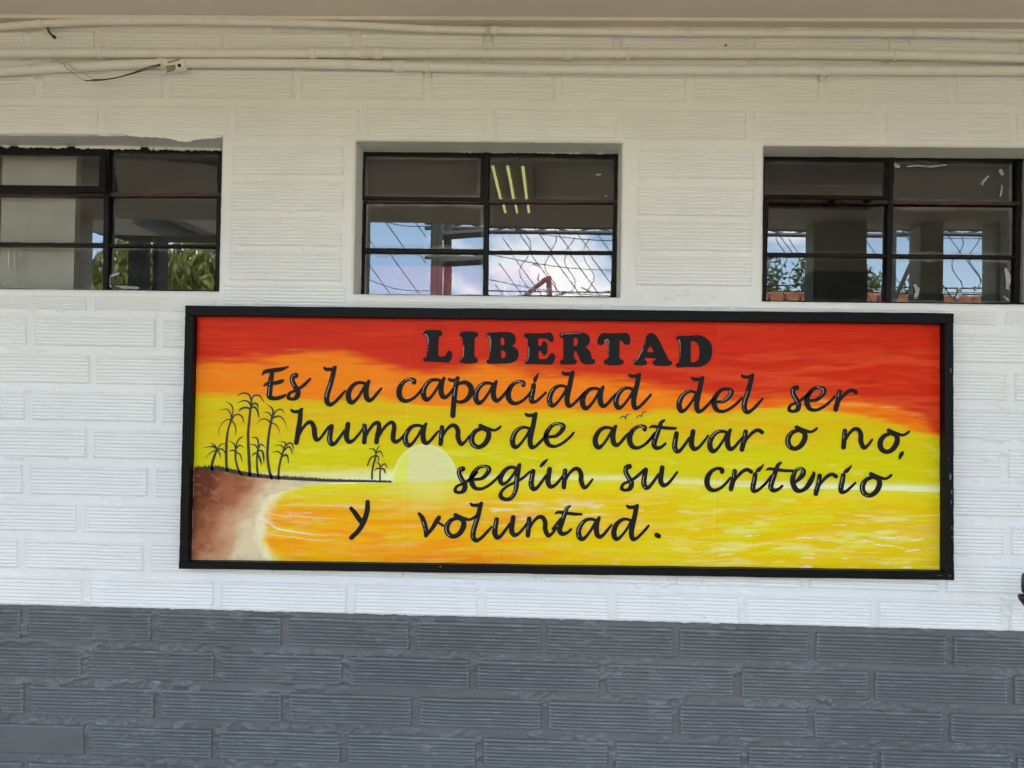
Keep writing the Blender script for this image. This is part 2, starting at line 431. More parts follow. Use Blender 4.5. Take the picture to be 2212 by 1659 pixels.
# torn plaster lip over the left window
def chip(name, pts, y, mat, th=.004):
    bm = bmesh.new(); a = [P(px, py, y) for px, py in pts]; add_prism(bm, a, [p+Vector((0, th, 0)) for p in a])
    bmesh.ops.recalc_face_normals(bm, faces=bm.faces); return bm_obj(name, bm, mat, wall)
def ragged(x0, x1, ya, amp, n, s):
    r = np.random.RandomState(s)
    return [(x0+(x1-x0)*i/n, ya(x0+(x1-x0)*i/n)+r.uniform(-amp, amp)) for i in range(n+1)]
top = ragged(268, 478, lambda x: 286.5+(x-268)*.03, 1.2, 26, 3)
bot = ragged(268, 478, lambda x: 290+(x-268)*.035 + 11*math.exp(-((x-395)/42)**2) + 5*math.exp(-((x-310)/30)**2) , 1.6, 34, 4)
chip('plaster_lip', top+bot[::-1], -.006, M_WHITE, .010)

# ------------------------------------------------------------------ windows
def glass_mat(name, seed, dirt, halo, refl=.115):
    """old window glass: clear, reflecting, with paint smears and a dusty rim"""
    m = bpy.data.materials.new(name); m.use_nodes = True; n = m.node_tree.nodes; l = m.node_tree.links; n.clear()
    o = n.new('ShaderNodeOutputMaterial')
    gl = n.new('ShaderNodeBsdfGlossy'); gl.inputs['Roughness'].default_value = 0.0; gl.inputs['Color'].default_value = (1, 1, 1, 1)
    tr = n.new('ShaderNodeBsdfTransparent'); tr.inputs['Color'].default_value = (.88, .90, .87, 1)
    fr = n.new('ShaderNodeFresnel'); fr.inputs['IOR'].default_value = 1.52
    ad = n.new('ShaderNodeMath'); ad.operation = 'ADD'; ad.inputs[1].default_value = refl-.04; l.new(fr.outputs[0], ad.inputs[0])
    m1 = n.new('ShaderNodeMixShader'); l.new(ad.outputs[0], m1.inputs[0]); l.new(tr.outputs[0], m1.inputs[1]); l.new(gl.outputs[0], m1.inputs[2])
    df = n.new('ShaderNodeBsdfDiffuse'); df.inputs['Color'].default_value = (.42, .43, .38, 1)
    tc = n.new('ShaderNodeTexCoord'); mp = n.new('ShaderNodeMapping'); mp.inputs['Location'].default_value = (seed*3.1, seed*1.7, 0)
    l.new(tc.outputs['Object'], mp.inputs['Vector'])
    def nz(s, d=6, r=.6, st=None):
        z = n.new('ShaderNodeTexNoise'); z.inputs['Scale'].default_value = s; z.inputs['Detail'].default_value = d; z.inputs['Roughness'].default_value = r
        if st:
            q = n.new('ShaderNodeMapping'); q.inputs['Scale'].default_value = st; l.new(mp.outputs[0], q.inputs['Vector']); l.new(q.outputs[0], z.inputs['Vector'])
        else: l.new(mp.outputs[0], z.inputs['Vector'])
        return z.outputs['Fac']
    def ramp(f, a, b):
        r = n.new('ShaderNodeMapRange'); r.inputs[1].default_value = a; r.inputs[2].default_value = b; r.clamp = True; l.new(f, r.inputs[0]); return r.outputs[0]
    def mth(op, a, b):
        x = n.new('ShaderNodeMath'); x.operation = op; x.use_clamp = op == 'ADD'
        for i, v in enumerate((a, b)):
            if isinstance(v, (int, float)): x.inputs[i].default_value = v
            else: l.new(v, x.inputs[i])
        return x.outputs[0]
    # distance from the pane's rim
    sp = n.new('ShaderNodeSeparateXYZ'); l.new(tc.outputs['Generated'], sp.inputs[0])
    def rim(ch, s):
        a = mth('SUBTRACT', sp.outputs[ch], .5); b = mth('ABSOLUTE', a, 0); return mth('MULTIPLY', mth('SUBTRACT', .5, b), s)
    d = mth('MINIMUM', rim('X', 2.6), rim('Z', 1.0))
    dn = mth('ADD', d, mth('MULTIPLY', mth('SUBTRACT', nz(22, 6), .5), .22))
    h = ramp(dn, .085, -.01); h = mth('MULTIPLY', h, halo*.42)
    film = mth('MULTIPLY', ramp(nz(9, 5, .6, (.5, 1, 1.4)), .40, .75), dirt)
    specks = mth('MULTIPLY', ramp(nz(210, 2, .5), .73, .76), .5)
    base = mth('ADD', mth('ADD', h, film), mth('ADD', specks, .014))
    m2 = n.new('ShaderNodeMixShader'); l.new(base, m2.inputs[0]); l.new(m1.outputs[0], m2.inputs[1]); l.new(df.outputs[0], m2.inputs[2])
    l.new(m2.outputs[0], o.inputs[0]); return m

def bar(name, fx0, fy0, fx1, fy1, wpx, parent, y0=-.012, y1=.012, mat=M_STEEL, jitter=True):
    """steel section between two photo points, wpx wide"""
    a, b = P(fx0, fy0, GLASS_Y), P(fx1, fy1, GLASS_Y); d = (b-a).normalized(); s = Vector((d.z, 0, -d.x))*(wpx*1.19e-3*.5)
    bm = bmesh.new(); n = 14; rows = []
    r = np.random.RandomState(int(fx0+fy0*3))
    for i in range(n+1):
        p = a+(b-a)*(i/n); j1, j2 = (r.uniform(-.0006, .0006), r.uniform(-.0006, .0006)) if jitter else (0, 0)
        rows.append([bm.verts.new(p+s*(1+j1*300)+Vector((0, y0, 0))), bm.verts.new(p-s*(1+j2*300)+Vector((0, y0, 0))),
                     bm.verts.new(p-s+Vector((0, y1, 0))), bm.verts.new(p+s+Vector((0, y1, 0)))])
    for i in range(n):
        for k in range(4): bm.faces.new((rows[i][k], rows[i][(k+1) % 4], rows[i+1][(k+1) % 4], rows[i+1][k]))
    bm.faces.new(rows[0][::-1]); bm.faces.new(rows[-1]); bmesh.ops.recalc_face_normals(bm, faces=bm.faces)
    return bm_obj(name, bm, mat, parent)
WN = empty; pane_no = [0]
def pane(parent, x0, y0, x1, y1, tilt=0.0, swing=0.0, dirt=.03, halo=.25, refl=.115, Y=GLASS_Y, name='pane'):
    """glass sheet; tilt leans its top back, swing turns it about the vertical (degrees)"""
    pane_no[0] += 1
    xm, ym = (x0+x1)/2, (y0+y1)/2
    c = P(xm, ym, Y); l_ = P(x0, ym, Y).x; r_ = P(x1, ym, Y).x; t_ = P(xm, y0, Y).z; b_ = P(xm, y1, Y).z
    w2, h2 = (r_-l_)/2, (t_-b_)/2
    nx_, nz_ = 14, 8
    r = np.random.RandomState(pane_no[0])
    ph = r.uniform(0, 6, 4)
    g = []
    bmx = bmesh.new(); F = []
    for iz in range(nz_+1):
        row = []
        for ix in range(nx_+1):
            x = -w2+2*w2*ix/nx_; z = -h2+2*h2*iz/nz_
            y = .000012*math.sin(x*17+ph[0])*math.cos(z*31+ph[1]) + .000004*math.sin(x*41+ph[2])      # drawn glass is never quite flat
            row.append(bmx.verts.new((x, y, z)))
        F.append(row)
    for iz in range(nz_):
        for ix in range(nx_): bmx.faces.new((F[iz][ix], F[iz][ix+1], F[iz+1][ix+1], F[iz+1][ix]))
    ob = bm_obj(name, bmx, glass_mat('window_glass', pane_no[0], dirt, halo, refl), parent, True)
    ob.location = c; ob.rotation_euler = (math.radians(tilt), 0, math.radians(swing))
    return ob
def smear(parent, pts, wd, Y=GLASS_Y-.003, name='paint_smear'):
    bm = bmesh.new(); r = np.random.RandomState(int(pts[0][0]))
    pts = catmull([(*p,) for p in pts], 5); a, b = [], []
    for i, p in enumerate(pts):
        q = pts[min(i+1, len(pts)-1)]; o = pts[max(0, i-1)]
        t = np.array([q[0]-o[0], q[1]-o[1]]); t /= (np.hypot(*t)+1e-6); nrm = np.array([-t[1], t[0]])
        ww = wd*(.5+.5*math.sin(math.pi*min(1, max(.12, i/len(pts)))))*r.uniform(.6, 1.15)
        a.append(P(p[0]+nrm[0]*ww, p[1]+nrm[1]*ww, Y)); b.append(P(p[0]-nrm[0]*ww, p[1]-nrm[1]*ww, Y))
    add_prism(bm, a+b[::-1], [v+Vector((0, .0004, 0)) for v in a+b[::-1]])
    bmesh.ops.recalc_face_normals(bm, faces=bm.faces)
    return bm_obj(name, bm, M_SMEAR, parent)
M_SMEAR = simple('dried_white_paint', (.40, .40, .38), .6, bump=.5, bscale=200, var=.45, vscale=90)
M_REDP = simple('red_poster_back', (.42, .035, .075), .6)
M_PINK = simple('pale_pink_print', (.72, .40, .45), .6)

def ragged_paint(parent, x0, x1, y, amp, Y, seed):
    """white paint slopped over the top bar, leaving black gaps"""
    r = np.random.RandomState(seed); x = x0
    while x < x1:
        ln = r.choice((8, 15, 30, 70))*r.uniform(.7, 1.3); xe = min(x1, x+ln)
        n = max(3, int((xe-x)/4)); up_ = [(x+(xe-x)*i/n, y(x+(xe-x)*i/n)-5) for i in range(n+1)]
        lo = [(x+(xe-x)*i/n, y(x+(xe-x)*i/n)+r.uniform(-.5, amp)*(math.sin(math.pi*i/n)**.5 if 0 < i < n else 0)) for i in range(n+1)]
        bm = bmesh.new(); a = [P(px, py, Y) for px, py in up_+lo[::-1]]; add_prism(bm, a, [p+Vector((0, .003, 0)) for p in a])
        bmesh.ops.recalc_face_normals(bm, faces=bm.faces); bm_obj('paint_spill', bm, M_WHITE, parent)
        x = xe + r.choice((0, 0, 2, 18))

def window(label, xl, xm_t, xm_b, xr, ytl, ytr, b1l, b1r, b2l, b2r, ybl, ybr, sash, seedw):
    """xl..xr glass outline; b1/b2 are the two glazing bars, y left / y at mullion / y right follow the roll"""
    wn = empty('steel_window', P((xl+xr)/2, (ytl+ybl)/2, GLASS_Y)); wn.parent = wall
    wn['label'] = label
    inv = Matrix.Translation(wn.location).inverted()
    wn.matrix_parent_inverse = Matrix.Identity(4)
    def Y(l_, r_, x): return l_ + (r_-l_)*(x-xl)/(xr-xl)
    parts = []
    T = lambda o: (parts.append(o), o)[1]
    T(bar('frame_top', xl-6, ytl+4, xr+6, ytr+4, 14, None, -.010, .02))
    T(bar('frame_bottom', xl-6, ybl+2, xr+6, ybr+2, 12, None, -.010, .02))
    T(bar('frame_side', xl+2, ytl, xl-5, ybl, 11, None, -.010, .02)); T(bar('frame_side', xr-2, ytr, xr-9, ybr, 11, None, -.010, .02))
    T(bar('mullion', xm_t, Y(ytl, ytr, xm_t)+4, xm_b, Y(ybl, ybr, xm_b), 10.5, None, -.014, .018))
    T(bar('glazing_bar', xl-2, b1l, xm_t-3, Y(b1l, b1r, xm_t), 9.5, None, -.011, .012, M_RUST))
    T(bar('glazing_bar', xm_t+3, Y(b1l, b1r, xm_t)+1, xr-2, b1r, 7.5, None, -.0115, .012, M_RUST))
    T(bar('glazing_bar', xl-4, b2l, xm_b-3, Y(b2l, b2r, xm_b), 7.5, None, -.011, .012))
    T(bar('glazing_bar', xm_b+3, Y(b2l, b2r, xm_b)+1, xr-5, b2r, 5.5, None, -.0115, .012))
    return wn, parts, T, Y
def finish(wn, parts):
    for o in parts:
        o.parent = wn; o.matrix_parent_inverse = Matrix.Translation(-Vector(wn.location))

def sash(T, x0, y0, x1, y1, open_px, dirt, halo, w=9):
    """top-hung vent: its lower edge swings out towards the viewer"""
    D_ = .0 + open_px
    yt = GLASS_Y-.012; yb = GLASS_Y-.014-D_
    A, B = P(x0, y0, yt), P(x1, y0+ (x1-x0)*.012, yt); C_, D2 = P(x1-2, y1+(x1-x0)*.012, yb), P(x0-2, y1, yb)
    th = Vector((0, .012, 0))
    def edge(p, q, inward, name):
        s = inward*(w*1.1e-3)
        bm = bmesh.new(); ring = [p, q, q+s, p+s]; add_prism(bm, ring, [v+th for v in ring])
        bmesh.ops.recalc_face_normals(bm, faces=bm.faces); T(bm_obj(name, bm, M_STEEL, None))
    dn = (D2-A).normalized(); rt = (B-A).normalized()
    edge(A, B, dn, 'sash_top'); edge(D2, C_, -dn, 'sash_bottom'); edge(A+dn*.008, D2-dn*.008, rt, 'sash_side'); edge(B+dn*.008, C_-dn*.008, -rt, 'sash_side')
    ins = w*1.1e-3
    q = [A+dn*ins+rt*ins, B+dn*ins-rt*ins, C_-dn*ins-rt*ins, D2-dn*ins+rt*ins]
    q = [v+Vector((0, .004, 0)) for v in q]
    me = bpy.data.meshes.new('sash_pane'); c = sum(q, Vector())/4
    me.from_pydata([tuple(v-c) for v in q], [], [(3, 2, 1, 0)]); pane_no[0] += 1
    me.materials.append(glass_mat('window_glass', pane_no[0], dirt, halo)); o = bpy.data.objects.new('sash_pane', me); o.location = c; link(o); T(o)

# left window (runs out of the picture)
wn, parts, T, Yf = window('left steel window cut by the picture edge, pale panel behind its left panes', -92, 237, 233, 482, 313, 322, 419, 423, 528, 533, 628, 632, None, 1)
sash(T, -86, 320, 229, 411, .022, .05, .3, 15)
T(pane(None, 243, 328, 480, 420, tilt=-.4, dirt=.07, halo=.30)); T(pane(None, -88, 426, 231, 526, tilt=.2, dirt=.04, halo=.2))
T(pane(None, 243, 428, 477, 529, tilt=.3, dirt=.04)); T(pane(None, -90, 533, 229, 626, tilt=-.2, dirt=.07, halo=.8)); T(pane(None, 241, 537, 474, 630, tilt=.2, dirt=.05, halo=.7))
for q in (((238, 600), (236, 612), (240, 620)), ((225, 604), (245, 594), (258, 590)), ((18, 540), (19, 560), (17, 582)), ((32, 540), (31, 570), (32, 590)), ((45, 540), (44, 560), (45, 575)),
          ((215, 448), (216, 449)), ((250, 618), (275, 621), (300, 622)), ((5, 610), (20, 618), (50, 622))):
    T(smear(None, q, 1.6 if q[0][0] < 100 else 3.2))
ragged_paint_parts = []
finish(wn, parts); W1 = wn
# middle window
wn, parts, T, Yf = window('middle steel window straight above the sunset sign, red poster behind its lowest panes', 784, 1051.5, 1049, 1335, 324, 331, 434, 437, 543, 547, 641, 645, None, 2)
sash(T, 781, 329.5, 1046, 431, .002, .05, .55, 8)
T(pane(None, 1058, 339, 1328, 432, tilt=-.35, dirt=.03, halo=.45)); T(pane(None, 790, 441, 1045, 537, tilt=.25, dirt=.03, halo=1.0))
T(pane(None, 1057, 441, 1326, 543, tilt=.1, dirt=.012, halo=.12)); T(pane(None, 787, 549, 1044, 640, tilt=-1.15, dirt=.03, halo=1.0)); T(pane(None, 1055, 550, 1323, 642, tilt=-.12, dirt=.012, halo=.12))
for q in (((1318, 628), (1300, 632), (1290, 634)), ((1255, 620), (1268, 626), (1280, 634)), ((1308, 425), (1309, 421)), ((1150, 570), (1160, 572), (1168, 577)), ((1165, 590), (1162, 603), (1167, 610)), ((1200, 637), (1225, 633)),
          ((1286, 378), (1300, 377))):
    T(smear(None, q, 2.2))
T(mesh_obj('red_stain', [P(1322, 346, GLASS_Y-.0125), P(1327, 346, GLASS_Y-.0125), P(1327, 358, GLASS_Y-.0125), P(1323, 354, GLASS_Y-.0125)], [(0, 1, 2, 3)], simple('red_rust', (.16, .02, .02), .6), None))
finish(wn, parts); W2 = wn
# right window
wn, parts, T, Yf = window('right steel window with its top left vent tilted open and white paint daubs', 1652, 1921, 1914, 2200, 330, 340, 434, 442, 551, 557, 654, 660, None, 3)
sash(T, 1644, 338, 1921, 427, .040, .05, .2, 9)
T(pane(None, 1926, 344, 2186, 437, tilt=-.3, dirt=.06, halo=.6)); T(pane(None, 1650, 446, 1910, 548, tilt=.1, dirt=.02, halo=.15))
T(pane(None, 1922, 448, 2186, 550, tilt=.2, dirt=.035, halo=.8)); T(pane(None, 1648, 556, 1908, 652, tilt=.28, dirt=.02, halo=.2)); T(pane(None, 1918, 560, 2183, 655, tilt=.22, dirt=.03, halo=.9))
for q, wd in ((((1930, 350), (1936, 358), (1944, 360)), 4), (((1960, 360), (1985, 358), (2010, 360), (2045, 356)), 2), (((2160, 366), (2163, 372), (2166, 378)), 5), (((2135, 380), (2126, 390), (2118, 398)), 2.6),
              (((2118, 394), (2124, 400)), 1.8), (((2164, 400), (2163, 415), (2160, 425)), 2.2), (((1975, 615), (1982, 628), (1976, 645)), 5.5), (((2070, 620), (2074, 632), (2066, 645)), 4.5),
              (((2172, 580), (2178, 600), (2176, 625)), 6), (((2196, 600), (2200, 630), (2199, 648)), 4), (((2168, 640), (2180, 650)), 3), (((2108, 618), (2109, 628)), 2)):
    T(smear(None, q, wd))
finish(wn, parts); W3 = wn
for (wn, x0, x1, yl, sl_, sd) in ((W1, -90, 478, 315, .016, 3), (W2, 780, 1338, 324, .012, 5), (W3, 1650, 2215, 329, .018, 7)):
    n0 = set(bpy.data.objects)
    ragged_paint(None, x0, x1, lambda x: yl+(x-x0)*sl_, 3.6, GLASS_Y-.016, sd)
    for o in [o for o in bpy.data.objects if o not in n0]:
        o.parent = wn; o.matrix_parent_inverse = Matrix.Translation(-Vector(wn.location))
# vent catches showing under the open right vent
for fx in (1788, 1862):
    a = P(fx, 438, GLASS_Y+.01); o = box('vent_catch', (a.x-.006, a.x+.006, GLASS_Y-.03, GLASS_Y+.03, a.z-.006, a.z+.004), M_STEEL, None)
    o.parent = W3; o.matrix_parent_inverse = Matrix.Translation(-Vector(W3.location))

# ------------------------------------------------------------------ dim room behind the glass
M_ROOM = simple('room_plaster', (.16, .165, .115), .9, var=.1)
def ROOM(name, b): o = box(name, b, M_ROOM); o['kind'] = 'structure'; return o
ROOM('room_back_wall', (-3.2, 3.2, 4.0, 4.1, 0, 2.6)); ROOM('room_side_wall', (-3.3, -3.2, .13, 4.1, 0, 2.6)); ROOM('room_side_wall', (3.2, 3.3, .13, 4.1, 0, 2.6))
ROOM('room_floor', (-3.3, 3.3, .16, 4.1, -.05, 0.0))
# pale panel standing behind the left panes
a = P(6, 330, .122); b = P(158, 640, .122)
o = box('pale_board', (a.x, b.x, .122, .145, b.z-.6, a.z+.12), simple('limewashed_board', (.84, .81, .74), .8, bump=.4, bscale=30, var=.12, vscale=9))
tag(o, 'pale stained board standing behind the left panes of the left window', 'board')
# red poster inside, seen from the back
a = P(800, 574, .13); b = P(1210, 660, .13)
ps = box('wall_poster', (a.x, b.x, .128, .13, b.z-.3, a.z), M_REDP); tag(ps, 'red poster with pale letters inside, seen through the lowest panes of the middle window', 'poster')
def text(name, s, size, loc, mat, parent, ext=.0003):
    cu = bpy.data.curves.new(name, 'FONT'); cu.body = s; cu.size = size; cu.extrude = ext; cu.materials.append(mat)
    tmp = bpy.data.objects.new('tmp', cu); me = bpy.data.meshes.new_from_object(tmp); bpy.data.objects.remove(tmp)
    ob = bpy.data.objects.new(name, me); ob.location = loc; ob.rotation_euler = (math.pi/2, 0, 0); link(ob, parent); return ob
p = P(1085, 643, .126); text('lettering', 'Gigante', .062, (p.x, .1265, p.z), M_PINK, ps)
p = P(1110, 612, .126); text('lettering', 'mini', .026, (p.x, .1265, p.z), M_PINK, ps)
p = P(858, 630, .126); text('lettering', 'mundovital', .018, (p.x, .1265, p.z), M_PINK, ps)

# ------------------------------------------------------------------ ceiling, trim, conduits
pt = P(1106, 35, -.03); CZ = pt.z + .001
def ceil_box(name, b, mat=M_CEIL):
    o = box(name, b, mat); o['kind'] = 'structure'; return o
EDGE = -1.88
ceil_box('ceiling', (-9, 9, EDGE+.001, 4.1, CZ, CZ+.16))
tl, tr_ = P(0, 22.6, -.052), P(2212, 47.6, -.052); bl, br_ = P(0, 30.5, -.052), P(2212, 54.5, -.052)
o = box('ceiling_trim', (-6, 6, -.030, .02, CZ-.010, CZ-.0005), M_CEIL, wall, bevel=.002)
beam = ceil_box('roof_edge_beam', (-9, 9, EDGE-.14, EDGE, CZ+.002, CZ+.30))

def pipe(label, pts, rpx, joints, clamps, y):
    root = empty('conduit', P(*pts[0], y)); tag(root, label, 'pipe', 'painted conduits along the top of the wall')
    cen = [P(px, py, y) for px, py in catmull(pts, 6)]
    loc = Vector(root.location); r = rpx*1.13e-3
    def fix(o): o.parent = root; o.matrix_parent_inverse = Matrix.Translation(-loc); return o
    fix(tube('tube', cen, r, M_PIPE, None, 16))
    def at(fx):
        k = min(range(len(cen)-1), key=lambda i: abs(P(*catmull(pts, 6)[i], y).x - P(fx, 100, y).x)); d = (cen[k+1]-cen[k]).normalized()
        X = P(fx, 100, y).x; return cen[k] + d*((X-cen[k].x)/d.x), d
    for fx, ln in joints:
        c, d = at(fx); fix(tube('coupling', [c-d*ln*.5e-3, c-d*(ln*.5e-3-.001), c+d*(ln*.5e-3-.001), c+d*ln*.5e-3], [r*1.02, r*1.24, r*1.24, r*1.02], M_PIPE, None, 16))
    for fx, side in clamps:
        c, d = at(fx); b = bmesh.new()
        add_tube(b, [c-d*.006, c-d*.005, c-d*.001, c, c+d*.001, c+d*.005, c+d*.006], [r*1.0, r*1.24, r*1.24, r*1.08, r*1.24, r*1.24, r], 16)
        zz = c.z + side*(r+.006)
        add_box(b, c.x-.006, c.x+.006, -.006, -.001, min(c.z, zz)-.003, max(c.z, zz)+.003, bevel=.0015)
        bmesh.ops.recalc_face_normals(b, faces=b.faces)
        fix(bm_obj('clamp', b, M_PIPE, None, True))
        fix(tube('screw', [(c.x, -.0085, zz-side*.001), (c.x, -.0055, zz-side*.001)], .0024, M_PIPE, None, 8, False))
    return root
P1 = [(-420, 74), (-200, 68), (0, 57.5), (87, 51.5), (240, 46), (482, 46.8), (750, 54), (911, 62), (1054, 65.5), (1308, 69), (1481, 71), (1960, 72.8), (2212, 79), (2500, 90)]
P2 = [(-420, 114), (0, 115), (218, 114.8), (595, 115.5), (713, 115), (1209, 116), (1444, 116), (1700, 116.5), (1880, 118.2), (2040, 121.5), (2212, 126), (2500, 134)]
P3 = [(-420, 188), (-200, 172), (0, 155), (159, 145), (337, 137.5), (595, 137), (740, 139), (911, 144), (1150, 149), (1481, 151.5), (1781, 152), (2212, 153), (2500, 154)]
pipe('topmost cream conduit, running just under the ceiling trim', P1, 7.6, [(1063, 26), (1444, 22)], [(87, -1), (482, 1), (1055, -1), (1490, 1), (1977, -1)], -.021)
pipe('middle cream conduit with three couplings between the other two', P2, 10.2, [(676, 18), (816, 20), (1228, 24)], [(218, 1), (788, -1), (1357, 1), (1935, -1)], -.0200)
pipe('lowest cream conduit, sagging to the left of the junction piece', P3, 9.6, [(862, 26)], [(350, -1), (923, -1), (1781, -1)], -.0185)
# broken junction piece with its wires
jb = empty('junction_piece', P(372, 142, -.035)); tag(jb, 'broken cream and brown electrical connector tied to the lowest conduit', 'connector')
M_TAPE = simple('brown_tape', (.33, .24, .12), .6, var=.2, vscale=60); M_HOLE = simple('dark_hole', (.01, .01, .01), .8)
def prism_px(name, pts, y, th, mat, parent):
    bm = bmesh.new(); a = [P(px, py, y) for px, py in pts]; add_prism(bm, a, [v+Vector((0, th, 0)) for v in a]); bmesh.ops.recalc_face_normals(bm, faces=bm.faces)
    bmesh.ops.bevel(bm, geom=list(bm.edges), offset=.0008, segments=1, affect='EDGES')
    o = bm_obj(name, bm, mat, None); o.parent = parent; o.matrix_parent_inverse = Matrix.Translation(-Vector(parent.location)); return o
prism_px('housing', [(356, 134), (392, 127), (397, 131), (397, 145), (380, 150), (358, 154)], -.036, .018, M_PIPE, jb)
prism_px('tape', [(357, 142), (378, 139), (379, 149), (360, 154)], -.0375, .006, M_TAPE, jb)
prism_px('socket', [(383, 138), (390, 137), (391, 144), (384, 145)], -.0372, .004, M_HOLE, jb)
prism_px('lid', [(360, 133), (390, 126.5), (388, 129.5), (362, 136)], -.038, .010, M_TAPE, jb)
M_BEAMC = simple('brown_cable', (.09, .06, .04), .6); M_WIRE = simple('dark_wire', (.02, .018, .018), .5); M_WIREP = simple('painted_wire', (.50, .45, .34), .6)
o = tube('wire', [P(x, y, -.036) for x, y in catmull([(346, 139), (320, 145), (285, 158), (250, 168), (220, 173), (184, 174.5)], 5)], .0013, M_WIRE)
tag(o, 'black loose wire drooping left from the broken connector', 'wire')
o2 = tube('wire', [P(x, y, -.034) for x, y in catmull([(346, 141.5), (322, 149), (290, 158), (255, 167), (225, 171.5), (200, 172)], 5)], .0012, M_WIRE)
tag(o2, 'second black wire twisted under the drooping one', 'wire')
o3 = tube('wire', [P(x, y, -.034) for x, y in catmull([(184, 174.5), (160, 160), (143, 146), (132, 134), (112, 131)], 5)], .0012, M_WIREP)
tag(o3, 'cream painted wire end rising left over the lowest conduit', 'wire')
o4 = tube('wire', [P(x, y, -.033) for x, y in catmull([(200, 172), (185, 160), (160, 149), (146, 137), (132, 130), (110, 133)], 5)], .0012, M_WIREP)
tag(o4, 'cream painted wire beside the other, kinked above the conduit', 'wire')
o5 = tube('cable_stub', [P(x, y, -.03) for x, y in catmull([(103, 61), (106, 68), (110, 74), (116, 78)], 5)], [.0028]*15+[.0034], M_BEAMC)
tag(o5, 'short cable stub with dark end hanging under the topmost conduit', 'cable')
e = P(116.5, 79, -.03); k = tube('tip', [e+Vector((-.003, 0, .002)), e+Vector((.003, 0, -.003))], .004, M_WIRE, None, 8); k.parent = o5
# small anchor holes
for i, (fx, fy) in enumerate(((1209, 62), (1567, 97))):
    c = P(fx, fy, -.002); o = tube('anchor_hole', [c, c+Vector((0, .003, 0))], .004, M_HOLE, wall, 8, False)

# ------------------------------------------------------------------ the sign
SY = -.040; PY = -.018          # front of the frame, plane of the painting
sign = empty('painted_sign', P(1225, 950, 0)); tag(sign, 'wide sunset painting with black lettering in a black wooden frame', 'sign')
def to_sign(o, parent=None):
    o.parent = parent or sign
    if parent is None: o.matrix_parent_inverse = Matrix.Translation(-Vector(sign.location))
    return o
def wood_bar(pts, y0=SY, y1=-.004):
    """one frame board given by its four front corners"""
    bm = bmesh.new(); n = 40; A, B, C_, D_ = [P(px, py, y0) for px, py in pts]
    r = np.random.RandomState(int(pts[0][0]+pts[0][1])); rows = []
    long_x = abs(B.x-A.x) > abs(D_.z-A.z)
    for i in range(n+1):
        t = i/n; a, d = (A.lerp(B, t), D_.lerp(C_, t)) if long_x else (A.lerp(D_, t), B.lerp(C_, t))
        ja, jd = r.uniform(-.0005, .0005), r.uniform(-.0005, .0005); s = Vector((0, 0, 1)) if long_x else Vector((1, 0, 0))
        a = a+s*ja; d = d+s*jd; m = (d-a).normalized()*.0015
        rows.append([bm.verts.new(v) for v in (Vector((a.x, y1, a.z)), Vector((a.x, y0+.0015, a.z)), a+m, d-m, Vector((d.x, y0+.0015, d.z)), Vector((d.x, y1, d.z)))])
    for i in range(n):
        for k in range(6): bm.faces.new((rows[i][k], rows[i][(k+1) % 6], rows[i+1][(k+1) % 6], rows[i+1][k]))
    bm.faces.new(rows[0]); bm.faces.new(rows[-1][::-1]); bmesh.ops.recalc_face_normals(bm, faces=bm.faces)
    return to_sign(bm_obj('frame_board', bm, M_BLACKW))
wood_bar([(400, 659.5), (2060.5, 676.5), (2060, 699.5), (400, 681.5)])
wood_bar([(386.5, 1213), (2061.5, 1235.5), (2061.5, 1253.5), (386, 1229)])
wood_bar([(399, 682), (418, 682.3), (404.5, 1213), (386.5, 1212.7)])
wood_bar([(2041.5, 699.8), (2060.3, 700), (2061.5, 1235), (2041.5, 1234.8)])
bb = [P(405, 668, -.012), P(2052, 686, -.012), P(2052, 1243, -.012), P(392, 1222, -.012)]
to_sign(mesh_obj('backing_board', bb+[v+Vector((0, .008, 0)) for v in bb], [(0, 3, 2, 1), (4, 5, 6, 7), (0, 1, 5, 4), (1, 2, 6, 5), (2, 3, 7, 6), (3, 0, 4, 7)], M_BLACKW))
# chips in the black paint and screw heads
M_CHIPG = simple('old_green_paint', (.03, .16, .10), .6); M_CHIPO = simple('bare_wood', (.42, .25, .10), .7)
def blob(name, cx, cy, rx, ry, mat, n=9, sd=0):
    r = random.Random(sd); a = [P(cx+rx*math.cos(k*6.283/n)*r.uniform(.5, 1.2), cy+ry*math.sin(k*6.283/n)*r.uniform(.6, 1.15), SY-.0004) for k in range(n)]
    bm = bmesh.new(); add_prism(bm, a, [v+Vector((0, .0006, 0)) for v in a]); bmesh.ops.recalc_face_normals(bm, faces=bm.faces); return to_sign(bm_obj(name, bm, mat))
for i, (x, y, a, b) in enumerate(((2053, 1030, 2.2, 9), (2056, 1062, 1.6, 6), (2055, 1085, 1.2, 5), (2052, 1244, 4, 1.2), (2030, 1243, 5, .8), (2056, 1140, 1, 4))): blob('paint_chip', x, y, a, b, M_CHIPG, sd=i)
for i, (x, y, a, b) in enumerate(((951, 1223.5, 1.2, 2.2), (2054, 800, .7, 6), (2050, 991, 1, .8), (2057, 1160, .6, 2.5))): blob('paint_chip', x, y, a, b, M_CHIPO, sd=i+9)
for x, y in ((393, 1172), (407, 672), (2050, 690), (1000, 676), (1600, 683), (1290, 1230), (640, 1219), (2052, 1225)): blob('screw_head', x, y, 2.4, 2.4, M_STEEL, 12, 1)

